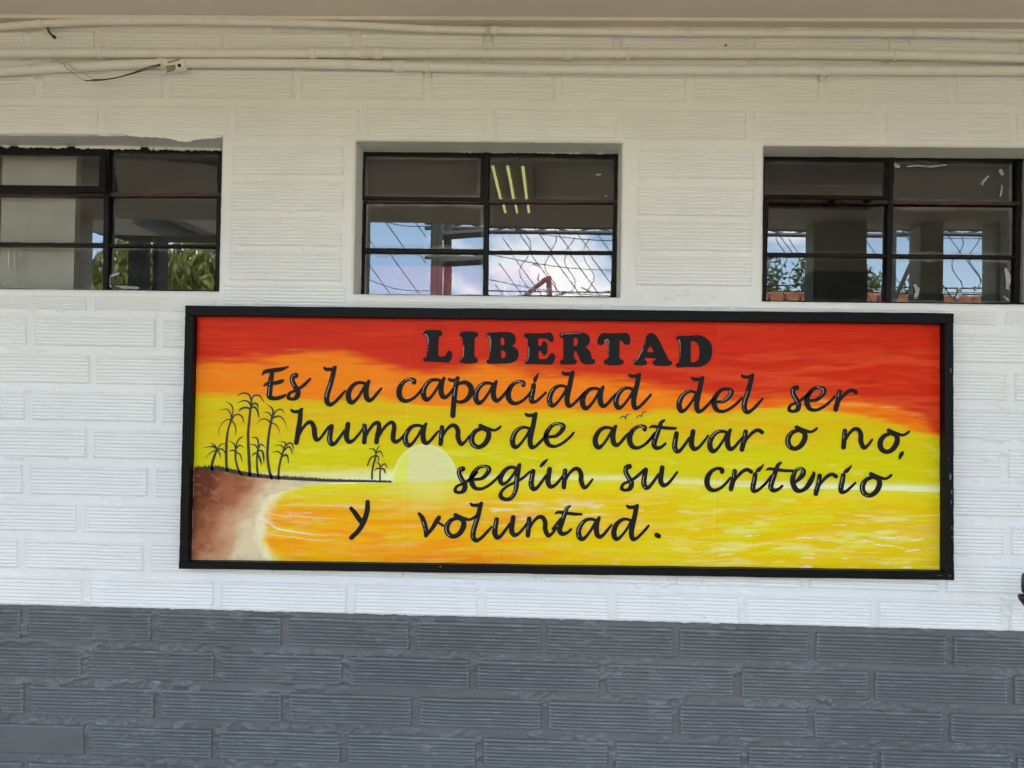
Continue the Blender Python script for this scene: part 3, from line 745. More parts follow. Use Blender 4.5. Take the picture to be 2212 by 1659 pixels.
# the painting: colours laid in by hand-sized strokes over a dense sheet
def lin(r, g, b): 
    c = np.array([r, g, b], float); return np.where(c <= .04045, c/12.92, ((c+.055)/1.055)**2.4)
def paint_colour(X, Y):
    """albedo of the artwork at photograph coordinates"""
    Yw = Y + 14*(fbm(X/210, Y/90, 77, 2)-.5) + 5*(fbm(X/60, Y/40, 78, 2)-.5)
    st = lambda sx, sy, s, o=3: fbm(X/(sx*.8), Yw/(sy*1.45), s, o)
    wob = (st(95, 5.5, 1)-.5)*34 + (st(260, 40, 2)-.5)*18
    R = np.interp(X, [412, 480, 620, 740, 800, 880, 960, 1050, 1150, 1300, 1420, 1500, 1650, 1750, 1850, 1950, 2000, 2036], [790, 782, 768, 762, 780, 800, 800, 786, 800, 818, 834, 852, 868, 858, 862, 882, 905, 940])
    O = np.interp(X, [412, 520, 600, 700, 800, 900, 1000, 1200, 1350, 1480, 1600, 1700, 1800, 1900, 1960, 2036], [850, 848, 862, 868, 858, 872, 882, 888, 897, 888, 893, 882, 893, 905, 920, 950])
    H = np.interp(X, [412, 640, 850, 1000, 1350, 1500, 1600, 2036], [1052, 1048, 1042, 1037, 1038, 1046, 1052, 1063])
    red = lin(.85, .165, .02); red2 = lin(.90, .30, .12); org = lin(1.0, .53, .0); ylo = lin(.91, .765, .0); yel = lin(.885, .825, .0); pale = lin(.95, .94, .58)
    def mixc(C, c, m): m = np.clip(m, 0, 1)[..., None]; return C*(1-m)+c*m
    C = np.ones(X.shape+(3,))*red
    C = mixc(C, red2, sstep(.45, .75, st(150, 9, 7))*sstep(1150, 1700, X)*.85*sstep(730, 790, Y) + sstep(.55, .8, st(110, 6, 8))*.30)
    C = mixc(C, lin(.70, .10, .01), sstep(.5, .8, st(90, 5, 10))*.35)
    ro = sstep(-15, 15, Y-(R+wob*.8)); C = mixc(C, mixc(np.ones_like(C)*org, lin(.98, .42, .03), sstep(.4, .65, st(120, 6, 12))*.75*sstep(1300, 1700, X)+sstep(16, -6, Y-R-wob)*.7), ro)
    C = mixc(C, lin(1, .66, .30), ro*sstep(.60, .78, st(80, 3.5, 13))*(.35+.6*sstep(1550, 1700, X)*sstep(845, 870, Y)))
    oy = sstep(-9, 9, Y-(O+wob*.62)); C = mixc(C, mixc(np.ones_like(C)*ylo, yel, sstep(905, 985, Y+wob)), oy)
    C = mixc(C, lin(.93, .70, .02), oy*sstep(.5, .75, st(140, 8, 14))*.55*sstep(985, 890, Y))
    C = mixc(C, lin(.95, .68, .03), oy*np.clip(sstep(.40, .66, st(260, 16, 51))*sstep(990, 900, Y)*.75*sstep(900, 1500, X)+sstep(.5, .7, st(120, 8, 52))*.25*sstep(960, 890, Y), 0, 1))
    C = mixc(C, lin(.86, .86, .08), oy*sstep(.5, .72, st(120, 7, 15))*.4)
    C = mixc(C, lin(.93, .90, .35), oy*sstep(.62, .76, st(70, 9, 16))*.45*sstep(930, 990, Y))
    glow = np.exp(-((H-Y)/np.where(X < 860, 26., 15.))**2)*(Y < H+1)*(.55+.45*(X < 860)+.4*sstep(1500, 1750, X))
    C = mixc(C, lin(.97, .97, .74), np.clip(glow*1.1+ (st(140, 4, 17)-.5)*glow, 0, 1)*sstep(.1, .4, glow))
    C = mixc(C, lin(.97, .96, .90), sstep(.75, 1.3, glow)*.9)
    sun = np.sqrt(((X-918)/70.5)**2 + ((Y-1040)/80.)**2); sm = sstep(1.012, .988, sun)*(Y < 1041)
    C = mixc(C, np.where((X < 880)[..., None], lin(.925, .925, .40), lin(.915, .905, .62)), sm); C = mixc(C, lin(.97, .97, .72), sstep(.05, .0, abs(sun-.985))*(Y < 1041)*.55)
    # sea
    sea = (Y > H); s = np.ones_like(C)*lin(.94, .79, .0)
    s = mixc(s, lin(1.0, .68, .0), sstep(1250, 900, X)*sstep(1065, 1100, Y)*(.55+.45*sstep(.4, .6, st(120, 10, 18))))
    s = mixc(s, lin(1.0, .62, .04), sstep(.5, .68, st(130, 7, 19))*sstep(1500, 1000, X)*sstep(1080, 1120, Y)*.9)
    s = mixc(s, lin(.99, .52, .06), np.exp(-((X-1010)/150)**2-((Y-1205)/18)**2)*.8)
    s = mixc(s, lin(.93, .88, .12), np.exp(-((Y-H)/22)**2)*.95)
    s = mixc(s, lin(.90, .86, .10), sstep(.48, .70, st(110, 7, 20))*(.4+.4*sstep(1350, 1600, X)))
    s = mixc(s, lin(.98, .80, .45), sstep(.58, .80, st(90, 6, 22))*(.30+.45*np.exp(-((Y-1110)/28)**2)*np.exp(-((X-1150)/260)**2)))
    s = mixc(s, lin(.97, .90, .76), sstep(.62, .80, st(80, 5, 24))*(.10+.85*np.exp(-((Y-1106)/22)**2)*(np.exp(-((X-1180)/170)**2)+.5*np.exp(-((X-700)/90)**2))))
    s = mixc(s, lin(.96, .93, .50), sstep(.62, .80, st(85, 7, 26))*.5*sstep(1300, 1500, X))
    s = mixc(s, lin(.965, .93, .62), sstep(.58, .76, st(110, 9, 41))*.45*sstep(1380, 1600, X)*sstep(1085, 1110, Y))
    s = mixc(s, lin(.97, .965, .88), sstep(.79, .86, st(75, 7, 42))*.8*sstep(1250, 1500, X)*sstep(1070, 1090, Y))
    s = mixc(s, lin(.93, .93, .55), np.exp(-((X-925)/60)**2)*np.exp(-((Y-1050)/38)**2)*.55)
    C = np.where(sea[..., None], s, C)
    # white wave lines near the beach
    def wave(C, pts, wd, c=(.98, .95, .86), a=.9):
        xs_ = [p[0] for p in pts]; ys_ = [p[1] for p in pts]; yc = np.interp(X, xs_, ys_)
        m = sstep(wd, 0, abs(Y-yc+(st(20, 20, 28)-.5)*3))*(X > xs_[0])*(X < xs_[-1])*sstep(xs_[0], xs_[0]+18, X)**.3*sstep(xs_[-1], xs_[-1]-90, X)
        return mixc(C, lin(*c), m*a)
    C = wave(C, [(549, 1118), (560, 1120), (585, 1132), (600, 1143), (640, 1150), (720, 1158)], 3.2); C = wave(C, [(552, 1116), (590, 1128), (620, 1140)], 4.5)
    C = wave(C, [(570, 1105), (610, 1115), (680, 1118), (760, 1121)], 2.2, (.99, .86, .55)); C = wave(C, [(560, 1152), (610, 1158), (680, 1166), (760, 1172)], 2.6, (.99, .82, .55)); C = wave(C, [(575, 1150), (600, 1147), (625, 1152)], 3.5)
    C = wave(C, [(1885, 1176), (1930, 1180), (1985, 1192)], 2.4); C = wave(C, [(1830, 1193), (1850, 1192), (1880, 1196)], 2.6, a=.6)
    # beach
    Wl = np.interp(Y, [1040, 1050, 1060, 1075, 1100, 1130, 1165, 1200, 1235], [760, 655, 612, 580, 563, 556, 553, 572, 604]) + (st(14, 14, 30)-.5)*22
    land = (Y > np.interp(X, [412, 470, 500, 540, 600, 700, 850], [1012, 1010, 1016, 1024, 1030, 1036, 1039]))
    foam = sstep(30, 0, abs(X-Wl-4))*(Y > 1055)
    C = mixc(C, np.where((st(30, 12, 31) > .5)[..., None], lin(.96, .93, .50), lin(.97, .95, .80)), foam*.85)
    C = mixc(C, lin(.97, .94, .86), sstep(9, 0, abs(X-Wl+(st(10, 10, 29)-.5)*8))*(Y > 1058)*.6)
    bm_ = sstep(14, -16, X-Wl)*sstep(-1, 2, Y-np.interp(X, [412, 470, 500, 540, 600, 700, 850], [1014, 1012, 1018, 1026, 1032, 1038, 1041]))
    k = np.clip((X-415)/150 + (Y-1090)/260 + (st(60, 22, 33)-.5)*.45, 0, 1.15)
    sand = mixc(np.ones_like(C)*lin(.42, .20, .13), lin(.66, .40, .27), sstep(.05, .45, k)); sand = mixc(sand, lin(.82, .62, .47), sstep(.45, .80, k)); sand = mixc(sand, lin(.90, .82, .66), sstep(.80, 1.1, k))
    sand = mixc(sand, lin(.45, .24, .15), sstep(.50, .85, st(34, 10, 35))*.3*sstep(1120, 1040, Y)+np.exp(-((X-435)/28)**2)*.35*sstep(.45, .6, st(14, 8, 36)))
    sand = mixc(sand, lin(.80, .58, .42), sstep(.58, .82, st(18, 7, 37))*.3)
    C = mixc(C, sand, bm_)
    # worn white edges of the paper, faint vertical seams
    C = mixc(C, lin(.93, .92, .85), sstep(5, 0, X-(424-(Y-684)*.0247))*sstep(.42, .6, st(9, 16, 38))*.8)
    C = mixc(C, lin(.93, .92, .85), sstep(3.5, 0, (1211+(X-412)*.0136)-Y)*sstep(.5, .62, st(26, 9, 39))*.8)
    for sx in (635, 878, 1084, 1547):
        d = abs(X-(sx-(Y-950)*.018)); C = mixc(C, np.clip(C*1.35+.03, 0, 1), sstep(4, 0, d)*.16); C = mixc(C, C*.80, sstep(1.2, 0, abs(X-(sx+2-(Y-950)*.018)))*.5)
    C = C*(1+(st(60, 2.6, 40, 3)-.5)*.12)[..., None]
    return np.clip(C*.96, 0, 1)
nu, nv = 900, 300
uu, vv = np.meshgrid(np.linspace(0, 1, nu), np.linspace(0, 1, nv))
TLq, TRq, BRq, BLq = [np.array(q, float) for q in ((425, 683.5), (2036.5, 699.5), (2035, 1233.5), (411, 1211))]
FX = (TLq[0]*(1-uu)+TRq[0]*uu)*(1-vv)+(BLq[0]*(1-uu)+BRq[0]*uu)*vv; FY = (TLq[1]*(1-uu)+TRq[1]*uu)*(1-vv)+(BLq[1]*(1-uu)+BRq[1]*uu)*vv
def Pn(FX, FY, Y):
    dx = fwd.x + rgt.x*((FX-1106)/FPX) + up.x*((829.5-FY)/FPX); dy = fwd.y + rgt.y*((FX-1106)/FPX) + up.y*((829.5-FY)/FPX); dz = fwd.z + rgt.z*((FX-1106)/FPX) + up.z*((829.5-FY)/FPX)
    t = (Y-CAM.y)/dy; return CAM.x+dx*t, CAM.z+dz*t
px_, pz_ = Pn(FX, FY, PY)
py_ = PY + .0009*(fbm(FX/130, FY/110, 45, 2)-.5)*sstep(0, .02, uu)*sstep(0, .02, 1-uu) + .0004
for sx in (635, 878, 1084, 1547): py_ = py_ + .0005*np.exp(-((FX-(sx-(FY-950)*.018))/3.0)**2)
M_ART, n_, l_, b_ = new_mat('poster_paint')
at_ = n_.new('ShaderNodeVertexColor'); at_.layer_name = 'paint'; l_.new(at_.outputs[0], b_.inputs['Base Color'])
b_.inputs['Roughness'].default_value = .42; b_.inputs['Specular IOR Level'].default_value = .13
tc_ = n_.new('ShaderNodeTexCoord'); mp_ = n_.new('ShaderNodeMapping'); mp_.inputs['Scale'].default_value = (12, 1, 160)
nz_ = n_.new('ShaderNodeTexNoise'); nz_.inputs['Scale'].default_value = 1; nz_.inputs['Detail'].default_value = 6; bp_ = n_.new('ShaderNodeBump'); bp_.inputs['Strength'].default_value = .12; bp_.inputs['Distance'].default_value = .001
l_.new(tc_.outputs['Object'], mp_.inputs[0]); l_.new(mp_.outputs[0], nz_.inputs['Vector']); l_.new(nz_.outputs[0], bp_.inputs['Height']); l_.new(bp_.outputs[0], b_.inputs['Normal'])
Vp = np.stack([px_, py_, pz_], -1)[::-1]
art = to_sign(grid_obj('painting', Vp, None, M_ART)); art['label'] = 'sunset over the sea with a brown beach at left'
colr = paint_colour(FX, FY)[::-1].reshape(-1, 3)
ca = art.data.color_attributes.new('paint', 'FLOAT_COLOR', 'POINT'); ca.data.foreach_set('color', np.concatenate([colr, np.ones((len(colr), 1))], 1).reshape(-1).astype(np.float32))

# ------------------------------------------------------------------ cut letters: outline of a signed distance field
def sdf_strokes(strokes, X, Y):
    d = np.full(X.shape, 1e9)
    for s in strokes:
        for a in catmull(s, 9):
            d = np.minimum(d, np.hypot(X-a[0], Y-a[1])-a[2]*1.0)
    return d
def sdf_poly(pts, X, Y):
    pts = np.array(pts); d = np.full(X.shape, 1e9); ins = np.zeros(X.shape, bool)
    for (x0, y0), (x1, y1) in zip(pts, np.roll(pts, -1, 0)):
        ex, ey = x1-x0, y1-y0; t = np.clip(((X-x0)*ex+(Y-y0)*ey)/(ex*ex+ey*ey+1e-9), 0, 1)
        d = np.minimum(d, np.hypot(X-x0-t*ex, Y-y0-t*ey))
        c = ((y0 > Y) != (y1 > Y)) & (X < (x1-x0)*(Y-y0)/((y1-y0) if abs(y1-y0) > 1e-9 else 1e-9)+x0); ins ^= c
    return np.where(ins, -d, d)
def iso_mesh(sdf, x0, x1, y0, y1, cell, y_front, thick, name, mat, parent):
    """mesh of the region sdf<0, photo coordinates, as a thin cut-out"""
    xs_ = np.arange(x0, x1+cell, cell); ys_ = np.arange(y0, y1+cell, cell); X, Y = np.meshgrid(xs_, ys_); D = sdf(X, Y)
    D = np.where(abs(D) < 1e-4, 1e-4, D)
    vid = {}; V = []; F = []; edges = []
    def gv(key, x, y):
        if key not in vid: vid[key] = len(V); V.append((x, y))
        return vid[key]
    ny, nx = D.shape
    act = (np.minimum.reduce([D[:-1, :-1], D[1:, :-1], D[:-1, 1:], D[1:, 1:]]) < 0)
    for j, i in zip(*np.nonzero(act)):
        c = [(j, i), (j, i+1), (j+1, i+1), (j+1, i)]; poly = []
        for k in range(4):
            a, b = c[k], c[(k+1) % 4]; da, db = D[a], D[b]
            if da < 0: poly.append(('v', gv(('c', a), xs_[a[1]], ys_[a[0]])))
            if (da < 0) != (db < 0):
                t = da/(da-db); kk = ('e',)+((a, b) if a < b else (b, a))
                poly.append(('x', gv(kk, xs_[a[1]]+(xs_[b[1]]-xs_[a[1]])*t, ys_[a[0]]+(ys_[b[0]]-ys_[a[0]])*t)))
        if len(poly) >= 3:
            ids = [p[1] for p in poly]; F.append(ids)
            for k in range(len(poly)):
                if poly[k][0] == 'x' and poly[(k+1) % len(poly)][0] == 'x': edges.append((ids[k], ids[(k+1) % len(ids)]))
    V = np.array(V); fx, fz = Pn(V[:, 0], V[:, 1], y_front); n = len(V)
    W = [(a, y_front, b) for a, b in zip(fx, fz)] + [(a, y_front+thick, b) for a, b in zip(fx, fz)]
    FF = [f[::-1] for f in F] + [(a, b, b+n, a+n) for a, b in edges]
    FF = [tuple(f) for f in FF]
    return mesh_obj(name, W, FF, mat, parent)
def T_(ox, oy, k): return lambda p: (ox + p[0]*k, oy + p[1]*k)
K1 = .2232; K4 = .1984
ORI = {'Z1': (1000, 1400, K1), 'Z2': (1850, 1430, K1), 'Z3': (2600, 1430, K1), 'Z4': (1130, 1580, K1), 'Z5': (1950, 1600, K1), 'Z6': (2750, 1600, K1),
       'Z7': (1750, 1780, K1), 'Z8': (2650, 1770, K1), 'ZC': (1330, 1940, K4), 'ZD': (1950, 1940, K4)}
def F_(z, x, y): ox, oy, k = ORI[z]; return ox/1.8228+x*k, oy/1.8228+y*k
G = {   # glyph: (scale, anchor, strokes); the first stroke listed in HL order carries the white highlight
 'a': (K1, (1108, 250), [[(1085, 275, 14), (1040, 262, 14), (990, 268, 16), (945, 305, 20), (915, 365, 24), (918, 425, 25), (945, 455, 20), (985, 430, 14), (1030, 370, 12), (1070, 300, 12)],
      [(1112, 248, 14), (1096, 285, 20), (1084, 350, 24), (1092, 410, 24), (1120, 434, 18), (1160, 405, 14), (1195, 362, 13), (1232, 318, 9)]]),
 'd': (K1, (403, 150), [[(345, 285, 13), (300, 272, 13), (250, 285, 17), (205, 330, 22), (182, 400, 25), (195, 455, 23), (225, 462, 16), (270, 420, 12), (320, 350, 12), (345, 300, 11)],
      [(308, 140, 8), (322, 154, 15), (345, 158, 16), (395, 155, 17)], [(418, 138, 7), (403, 152, 20), (385, 240, 23), (362, 340, 24), (352, 410, 24), (365, 462, 22), (400, 460, 14), (450, 415, 13), (500, 360, 12), (520, 335, 9)]]),
 'c': (K1, (1555, 255), [[(1550, 262, 19), (1548, 240, 20), (1505, 228, 14), (1450, 255, 18), (1412, 310, 24), (1405, 375, 25), (1430, 425, 22), (1480, 440, 16), (1540, 415, 13), (1590, 370, 12), (1630, 320, 11)]]),
 'p': (K1, (1968, 225), [[(1985, 210, 6), (1966, 228, 20), (1950, 320, 23), (1937, 420, 24), (1930, 500, 24), (1925, 580, 24)], [(1883, 222, 7), (1897, 236, 14), (1925, 240, 15), (1960, 238, 16)],
      [(1950, 300, 10), (1990, 270, 14), (2050, 262, 20), (2095, 300, 25), (2100, 360, 25), (2060, 425, 20), (2000, 450, 15), (1955, 440, 12)]]),
 'i': (K1, (618, 215), [[(618, 215, 22), (610, 270, 23), (597, 330, 24), (600, 372, 20), (640, 370, 14), (690, 330, 12), (735, 285, 10)], [(664, 92, 3), (650, 125, 11), (632, 158, 18), (628, 180, 9)]]),
 'j': (K1, (618, 215), [[(618, 215, 22), (610, 270, 23), (597, 330, 24), (600, 372, 20), (640, 370, 14), (690, 330, 12), (735, 285, 10)], [(700, 115, 3), (680, 142, 11), (650, 170, 19), (632, 182, 10)]]),
 's': (K1, (405, 195), [[(405, 192, 24), (374, 205, 22), (372, 250, 22), (398, 300, 23), (425, 350, 24), (415, 400, 22), (375, 422, 14), (332, 408, 16), (345, 365, 13), (395, 340, 12), (450, 310, 14), (500, 270, 14), (543, 226, 11)]]),
 'e': (K1, (690, 275), [[(560, 375, 14), (620, 365, 16), (670, 320, 20), (690, 275, 22), (660, 250, 15), (600, 255, 15), (550, 300, 20), (522, 360, 24), (528, 420, 24), (560, 460, 18), (620, 465, 14), (690, 430, 13), (750, 380, 12), (790, 335, 10)]]),
 'E2': (K1, (1265, 200), [[(1180, 320, 10), (1215, 290, 17), (1255, 245, 24), (1262, 205, 22), (1230, 183, 13), (1185, 210, 18), (1160, 280, 24), (1165, 340, 24), (1195, 390, 24), (1240, 400, 17), (1290, 370, 20), (1330, 310, 24), (1362, 240, 16), (1360, 218, 7)]]),
 'l': (K1, (888, 120), [[(905, 108, 6), (888, 122, 19), (870, 200, 22), (845, 290, 23), (820, 370, 24), (815, 440, 24), (845, 472, 20), (890, 450, 14), (940, 400, 14), (992, 340, 9)], [(788, 112, 7), (802, 128, 14), (825, 132, 15), (865, 130, 16)]]),
 'r': (K1, (1735, 272), [[(1735, 276, 21), (1726, 340, 22), (1705, 420, 23), (1698, 450, 21)], [(1722, 400, 8), (1740, 360, 10), (1765, 325, 13), (1810, 280, 16), (1855, 262, 17), (1893, 282, 19)]]),
 'h': (K1, (133, 90), [[(151, 72, 6), (133, 92, 19), (125, 180, 22), (110, 280, 24), (97, 360, 23), (90, 400, 21)], [(38, 80, 7), (54, 96, 14), (80, 101, 15), (115, 100, 16)],
      [(110, 350, 8), (125, 310, 11), (160, 250, 13), (205, 207, 17), (240, 210, 20), (262, 262, 23), (268, 330, 23), (285, 373, 18), (320, 360, 12), (365, 300, 12), (402, 245, 10)]]),
 'u': (K1, (430, 235), [[(430, 242, 22), (420, 300, 23), (412, 370, 25), (432, 413, 22), (465, 405, 16), (510, 350, 14), (555, 285, 12)], [(590, 222, 22), (580, 290, 23), (575, 350, 24), (600, 392, 20), (645, 375, 14), (690, 325, 12), (735, 265, 10)]]),
 'm': (K1, (750, 230), [[(750, 236, 21), (755, 300, 21), (750, 360, 21), (747, 395, 21)], [(760, 350, 8), (775, 315, 11), (800, 270, 13), (845, 217, 16), (884, 212, 20), (890, 260, 21), (875, 330, 22), (865, 395, 21)],
      [(880, 360, 8), (900, 320, 11), (930, 270, 13), (980, 217, 14), (1018, 206, 18), (1038, 242, 20), (1030, 310, 23), (1027, 368, 22), (1055, 393, 18), (1100, 365, 13), (1142, 315, 10)]]),
 'n': (K1, (1500, 250), [[(1500, 252, 21), (1495, 320, 22), (1490, 380, 22), (1487, 412, 21)], [(1500, 360, 8), (1518, 320, 11), (1545, 275, 13), (1590, 236, 17), (1632, 242, 20), (1655, 290, 22), (1655, 350, 23), (1682, 413, 19), (1720, 395, 13), (1765, 338, 10)]]),
 'o': (K1, (1875, 240), [[(1885, 265, 15), (1825, 290, 20), (1788, 350, 25), (1800, 415, 24), (1855, 443, 20), (1915, 410, 23), (1950, 345, 25), (1945, 290, 21), (1890, 262, 16)], [(1870, 235, 18), (1915, 256, 18), (1965, 272, 15), (2010, 280, 12), (2048, 262, 12), (2068, 244, 9)]]),
 't': (K1, (1600, 165), [[(1636, 135, 10), (1605, 160, 17), (1580, 230, 22), (1552, 310, 24), (1537, 370, 24), (1562, 403, 20), (1610, 392, 14), (1648, 360, 11)], [(1494, 207, 5), (1525, 194, 13), (1600, 203, 15), (1680, 212, 15), (1745, 213, 12)], [(1470, 355, 11), (1515, 300, 12), (1545, 260, 12)]]),
 'g': (K1, (722, 130), [[(735, 115, 8), (722, 135, 19), (710, 200, 23), (700, 270, 23), (695, 340, 22), (678, 400, 19), (640, 448, 18), (590, 458, 17), (545, 430, 20), (555, 380, 14), (610, 330, 12), (690, 290, 12), (760, 250, 13), (825, 190, 10)],
      [(700, 160, 14), (650, 146, 15), (600, 165, 18), (560, 212, 22), (540, 270, 22), (560, 308, 18), (600, 295, 13), (650, 240, 12), (690, 180, 12)]]),
 'v': (K4, (890, 235), [[(885, 228, 14), (918, 270, 23), (943, 340, 26), (960, 410, 24), (960, 468, 20)], [(965, 470, 14), (985, 440, 17), (1030, 385, 20), (1075, 312, 24), (1103, 270, 21)], [(1095, 325, 12), (1145, 358, 13)]]),
 'y': (K4, (150, 170), [[(145, 172, 20), (190, 225, 25), (235, 290, 26), (268, 335, 22)], [(325, 102, 23), (322, 180, 26), (300, 270, 27), (260, 360, 25), (210, 430, 24), (148, 490, 24)]]),
 'E': (K1, (170, 150), [[(180, 145, 16), (162, 240, 24), (152, 340, 25), (152, 400, 24), (210, 415, 18), (270, 400, 16), (302, 382, 10)], [(78, 190, 3), (110, 155, 17), (190, 143, 20), (270, 130, 17), (332, 108, 6)], [(94, 294, 5), (130, 272, 15), (200, 266, 17), (258, 252, 18), (285, 236, 7)]]),
}
ACC = (K1, (968, 105), [[(1003, 66, 3), (975, 92, 15), (945, 122, 17), (923, 150, 3)]])
TEXTS = [('E', 'Z1', 170, 150), ('s', 'Z1', 405, 195), ('l', 'Z1', 778, 122), ('a', 'Z1', 1108, 250), ('c', 'Z1', 1555, 255), ('a', 'Z1', 1835, 222), ('p', 'Z1', 1968, 225),
 ('a', 'Z2', 252, 180), ('c', 'Z2', 523, 205), ('i', 'Z2', 618, 215), ('d', 'Z2', 992, 96), ('a', 'Z2', 1286, 232), ('d', 'Z2', 1636, 118), ('d', 'Z3', 403, 150), ('e', 'Z3', 690, 275), ('l', 'Z3', 888, 122),
 ('s', 'Z3', 1320, 240), ('e', 'Z3', 1588, 262), ('r', 'Z3', 1735, 272),
 ('h', 'Z4', 133, 90), ('u', 'Z4', 430, 235), ('m', 'Z4', 750, 230), ('a', 'Z4', 1340, 222), ('n', 'Z4', 1500, 250), ('o', 'Z4', 1875, 240), ('d', 'Z5', 388, 80), ('e', 'Z5', 660, 195), ('a', 'Z5', 1163, 193), ('c', 'Z5', 1452, 217), ('t', 'Z5', 1600, 165),
 ('u', 'Z5', 1755, 256), ('a', 'Z6', 306, 230), ('r', 'Z6', 458, 240), ('o', 'Z6', 955, 207), ('n', 'Z6', 1418, 235), ('o', 'Z6', 1848, 238),
 ('s', 'Z7', 178, 165), ('e', 'Z7', 432, 165), ('g', 'Z7', 722, 130), ('u', 'Z7', 858, 178), ('n', 'Z7', 1168, 178), ('s', 'Z7', 1790, 142), ('u', 'Z7', 1948, 165),
 ('c', 'Z8', 480, 210), ('r', 'Z8', 598, 205), ('j', 'Z8', 796, 242), ('t', 'Z8', 1010, 158), ('E2', 'Z8', 1265, 200), ('r', 'Z8', 1420, 250), ('j', 'Z8', 1648, 252), ('o', 'Z8', 1922, 242),
 ('y', 'ZC', 150, 170), ('v', 'ZC', 890, 235), ('o', 'ZC', 1285, 248), ('l', 'ZC', 1557, 124), ('u', 'ZC', 1730, 285), ('n', 'ZD', 370, 282), ('t', 'ZD', 772, 180), ('a', 'ZD', 1128, 275), ('d', 'ZD', 1540, 150)]
LY = PY - .0011; LT = .0005
def letter(strokes, hl=True, seed=0):
    xs_ = [p[0] for s in strokes for p in s]; ys_ = [p[1] for s in strokes for p in s]
    o = iso_mesh(lambda X, Y: sdf_strokes(strokes, X, Y), min(xs_)-8, max(xs_)+8, min(ys_)-8, max(ys_)+8, 1.15, LY, LT, 'letter', M_LETTER, None); to_sign(o)
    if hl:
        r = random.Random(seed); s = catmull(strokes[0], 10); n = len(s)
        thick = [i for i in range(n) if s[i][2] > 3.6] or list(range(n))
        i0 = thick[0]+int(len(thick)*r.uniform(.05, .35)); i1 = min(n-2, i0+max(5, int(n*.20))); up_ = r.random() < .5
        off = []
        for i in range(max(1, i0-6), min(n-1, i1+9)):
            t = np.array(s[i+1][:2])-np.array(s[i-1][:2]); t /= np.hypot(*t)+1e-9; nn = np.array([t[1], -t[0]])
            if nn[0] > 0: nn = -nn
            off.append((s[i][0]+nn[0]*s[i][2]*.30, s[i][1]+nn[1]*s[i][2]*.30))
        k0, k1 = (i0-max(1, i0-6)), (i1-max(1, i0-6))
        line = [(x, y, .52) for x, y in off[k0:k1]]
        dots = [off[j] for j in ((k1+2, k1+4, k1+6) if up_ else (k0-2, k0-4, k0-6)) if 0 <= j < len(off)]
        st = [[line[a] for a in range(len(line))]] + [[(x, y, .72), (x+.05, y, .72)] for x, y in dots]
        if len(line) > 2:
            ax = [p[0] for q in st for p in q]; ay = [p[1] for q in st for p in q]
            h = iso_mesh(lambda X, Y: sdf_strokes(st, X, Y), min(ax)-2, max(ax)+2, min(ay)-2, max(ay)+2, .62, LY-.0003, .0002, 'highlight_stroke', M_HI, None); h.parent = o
    return o
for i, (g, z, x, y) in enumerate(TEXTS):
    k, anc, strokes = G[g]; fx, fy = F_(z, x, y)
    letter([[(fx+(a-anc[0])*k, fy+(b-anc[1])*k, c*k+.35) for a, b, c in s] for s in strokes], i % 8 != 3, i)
fx, fy = F_('Z7', 968, 105); k, anc, ss = ACC; o = letter([[(fx+(a-anc[0])*k, fy+(b-anc[1])*k, c*k) for a, b, c in s] for s in ss], False); o.name = 'accent_mark'
fx, fy = F_('Z6', 1965, 475); o = letter([[(fx+4.2, fy-8, 1.2), (fx+1, fy-4, 4.2), (fx-2.5, fy+3, 3.6), (fx-4, fy+8.5, .8)]], False); o.name = 'comma'
fx, fy = F_('ZD', 1768, 468); o = letter([[(fx-2, fy-1.5, 5.2), (fx+2.3, fy+1.0, 5.2)]], False); o.name = 'full_stop'

# heading: LIBERTAD in fat slab letters
def cap(outer_, holes, ox, oy, hl):
    kk = .14881
    tr = lambda pts: [(ox/1.8228+a*kk, oy/1.8228+b*kk) for a, b in pts]
    sm = lambda pts: [tuple(q) for q in catmull(tr(pts)+[tr(pts)[0]], 4)[:-1]]
    O = sm(outer_); Hs = [sm(h) for h in holes]
    def f(X, Y):
        d = sdf_poly(O, X, Y)
        for h in Hs: d = np.maximum(d, -sdf_poly(h, X, Y))
        return d
    xs_ = [p[0] for p in O]; ys_ = [p[1] for p in O]
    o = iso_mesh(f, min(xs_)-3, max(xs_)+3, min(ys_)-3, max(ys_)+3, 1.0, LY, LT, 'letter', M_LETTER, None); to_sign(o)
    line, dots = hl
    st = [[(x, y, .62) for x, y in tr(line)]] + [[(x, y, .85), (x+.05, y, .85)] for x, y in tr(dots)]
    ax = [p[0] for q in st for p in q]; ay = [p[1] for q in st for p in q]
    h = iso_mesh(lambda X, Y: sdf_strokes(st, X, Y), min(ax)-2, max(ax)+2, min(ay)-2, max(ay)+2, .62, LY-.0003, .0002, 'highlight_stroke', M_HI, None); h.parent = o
A_ = (1640, 1270); B_ = (2220, 1280)
cap([(110, 130), (150, 110), (230, 107), (310, 110), (360, 125), (376, 150), (370, 180), (345, 195), (325, 215), (320, 300), (318, 400), (316, 465), (335, 488), (370, 493), (405, 488), (430, 460), (445, 425), (470, 407), (500, 415), (516, 445), (518, 480), (505, 530), (470, 578), (440, 583), (330, 572), (200, 572), (125, 570), (98, 550), (96, 525), (115, 508), (145, 495), (152, 400), (155, 300), (150, 225), (130, 200), (100, 180), (94, 155)], [], *A_,
    ([(118, 168), (145, 185), (163, 215), (170, 260), (170, 300)], [(168, 322), (168, 358), (168, 400)]))
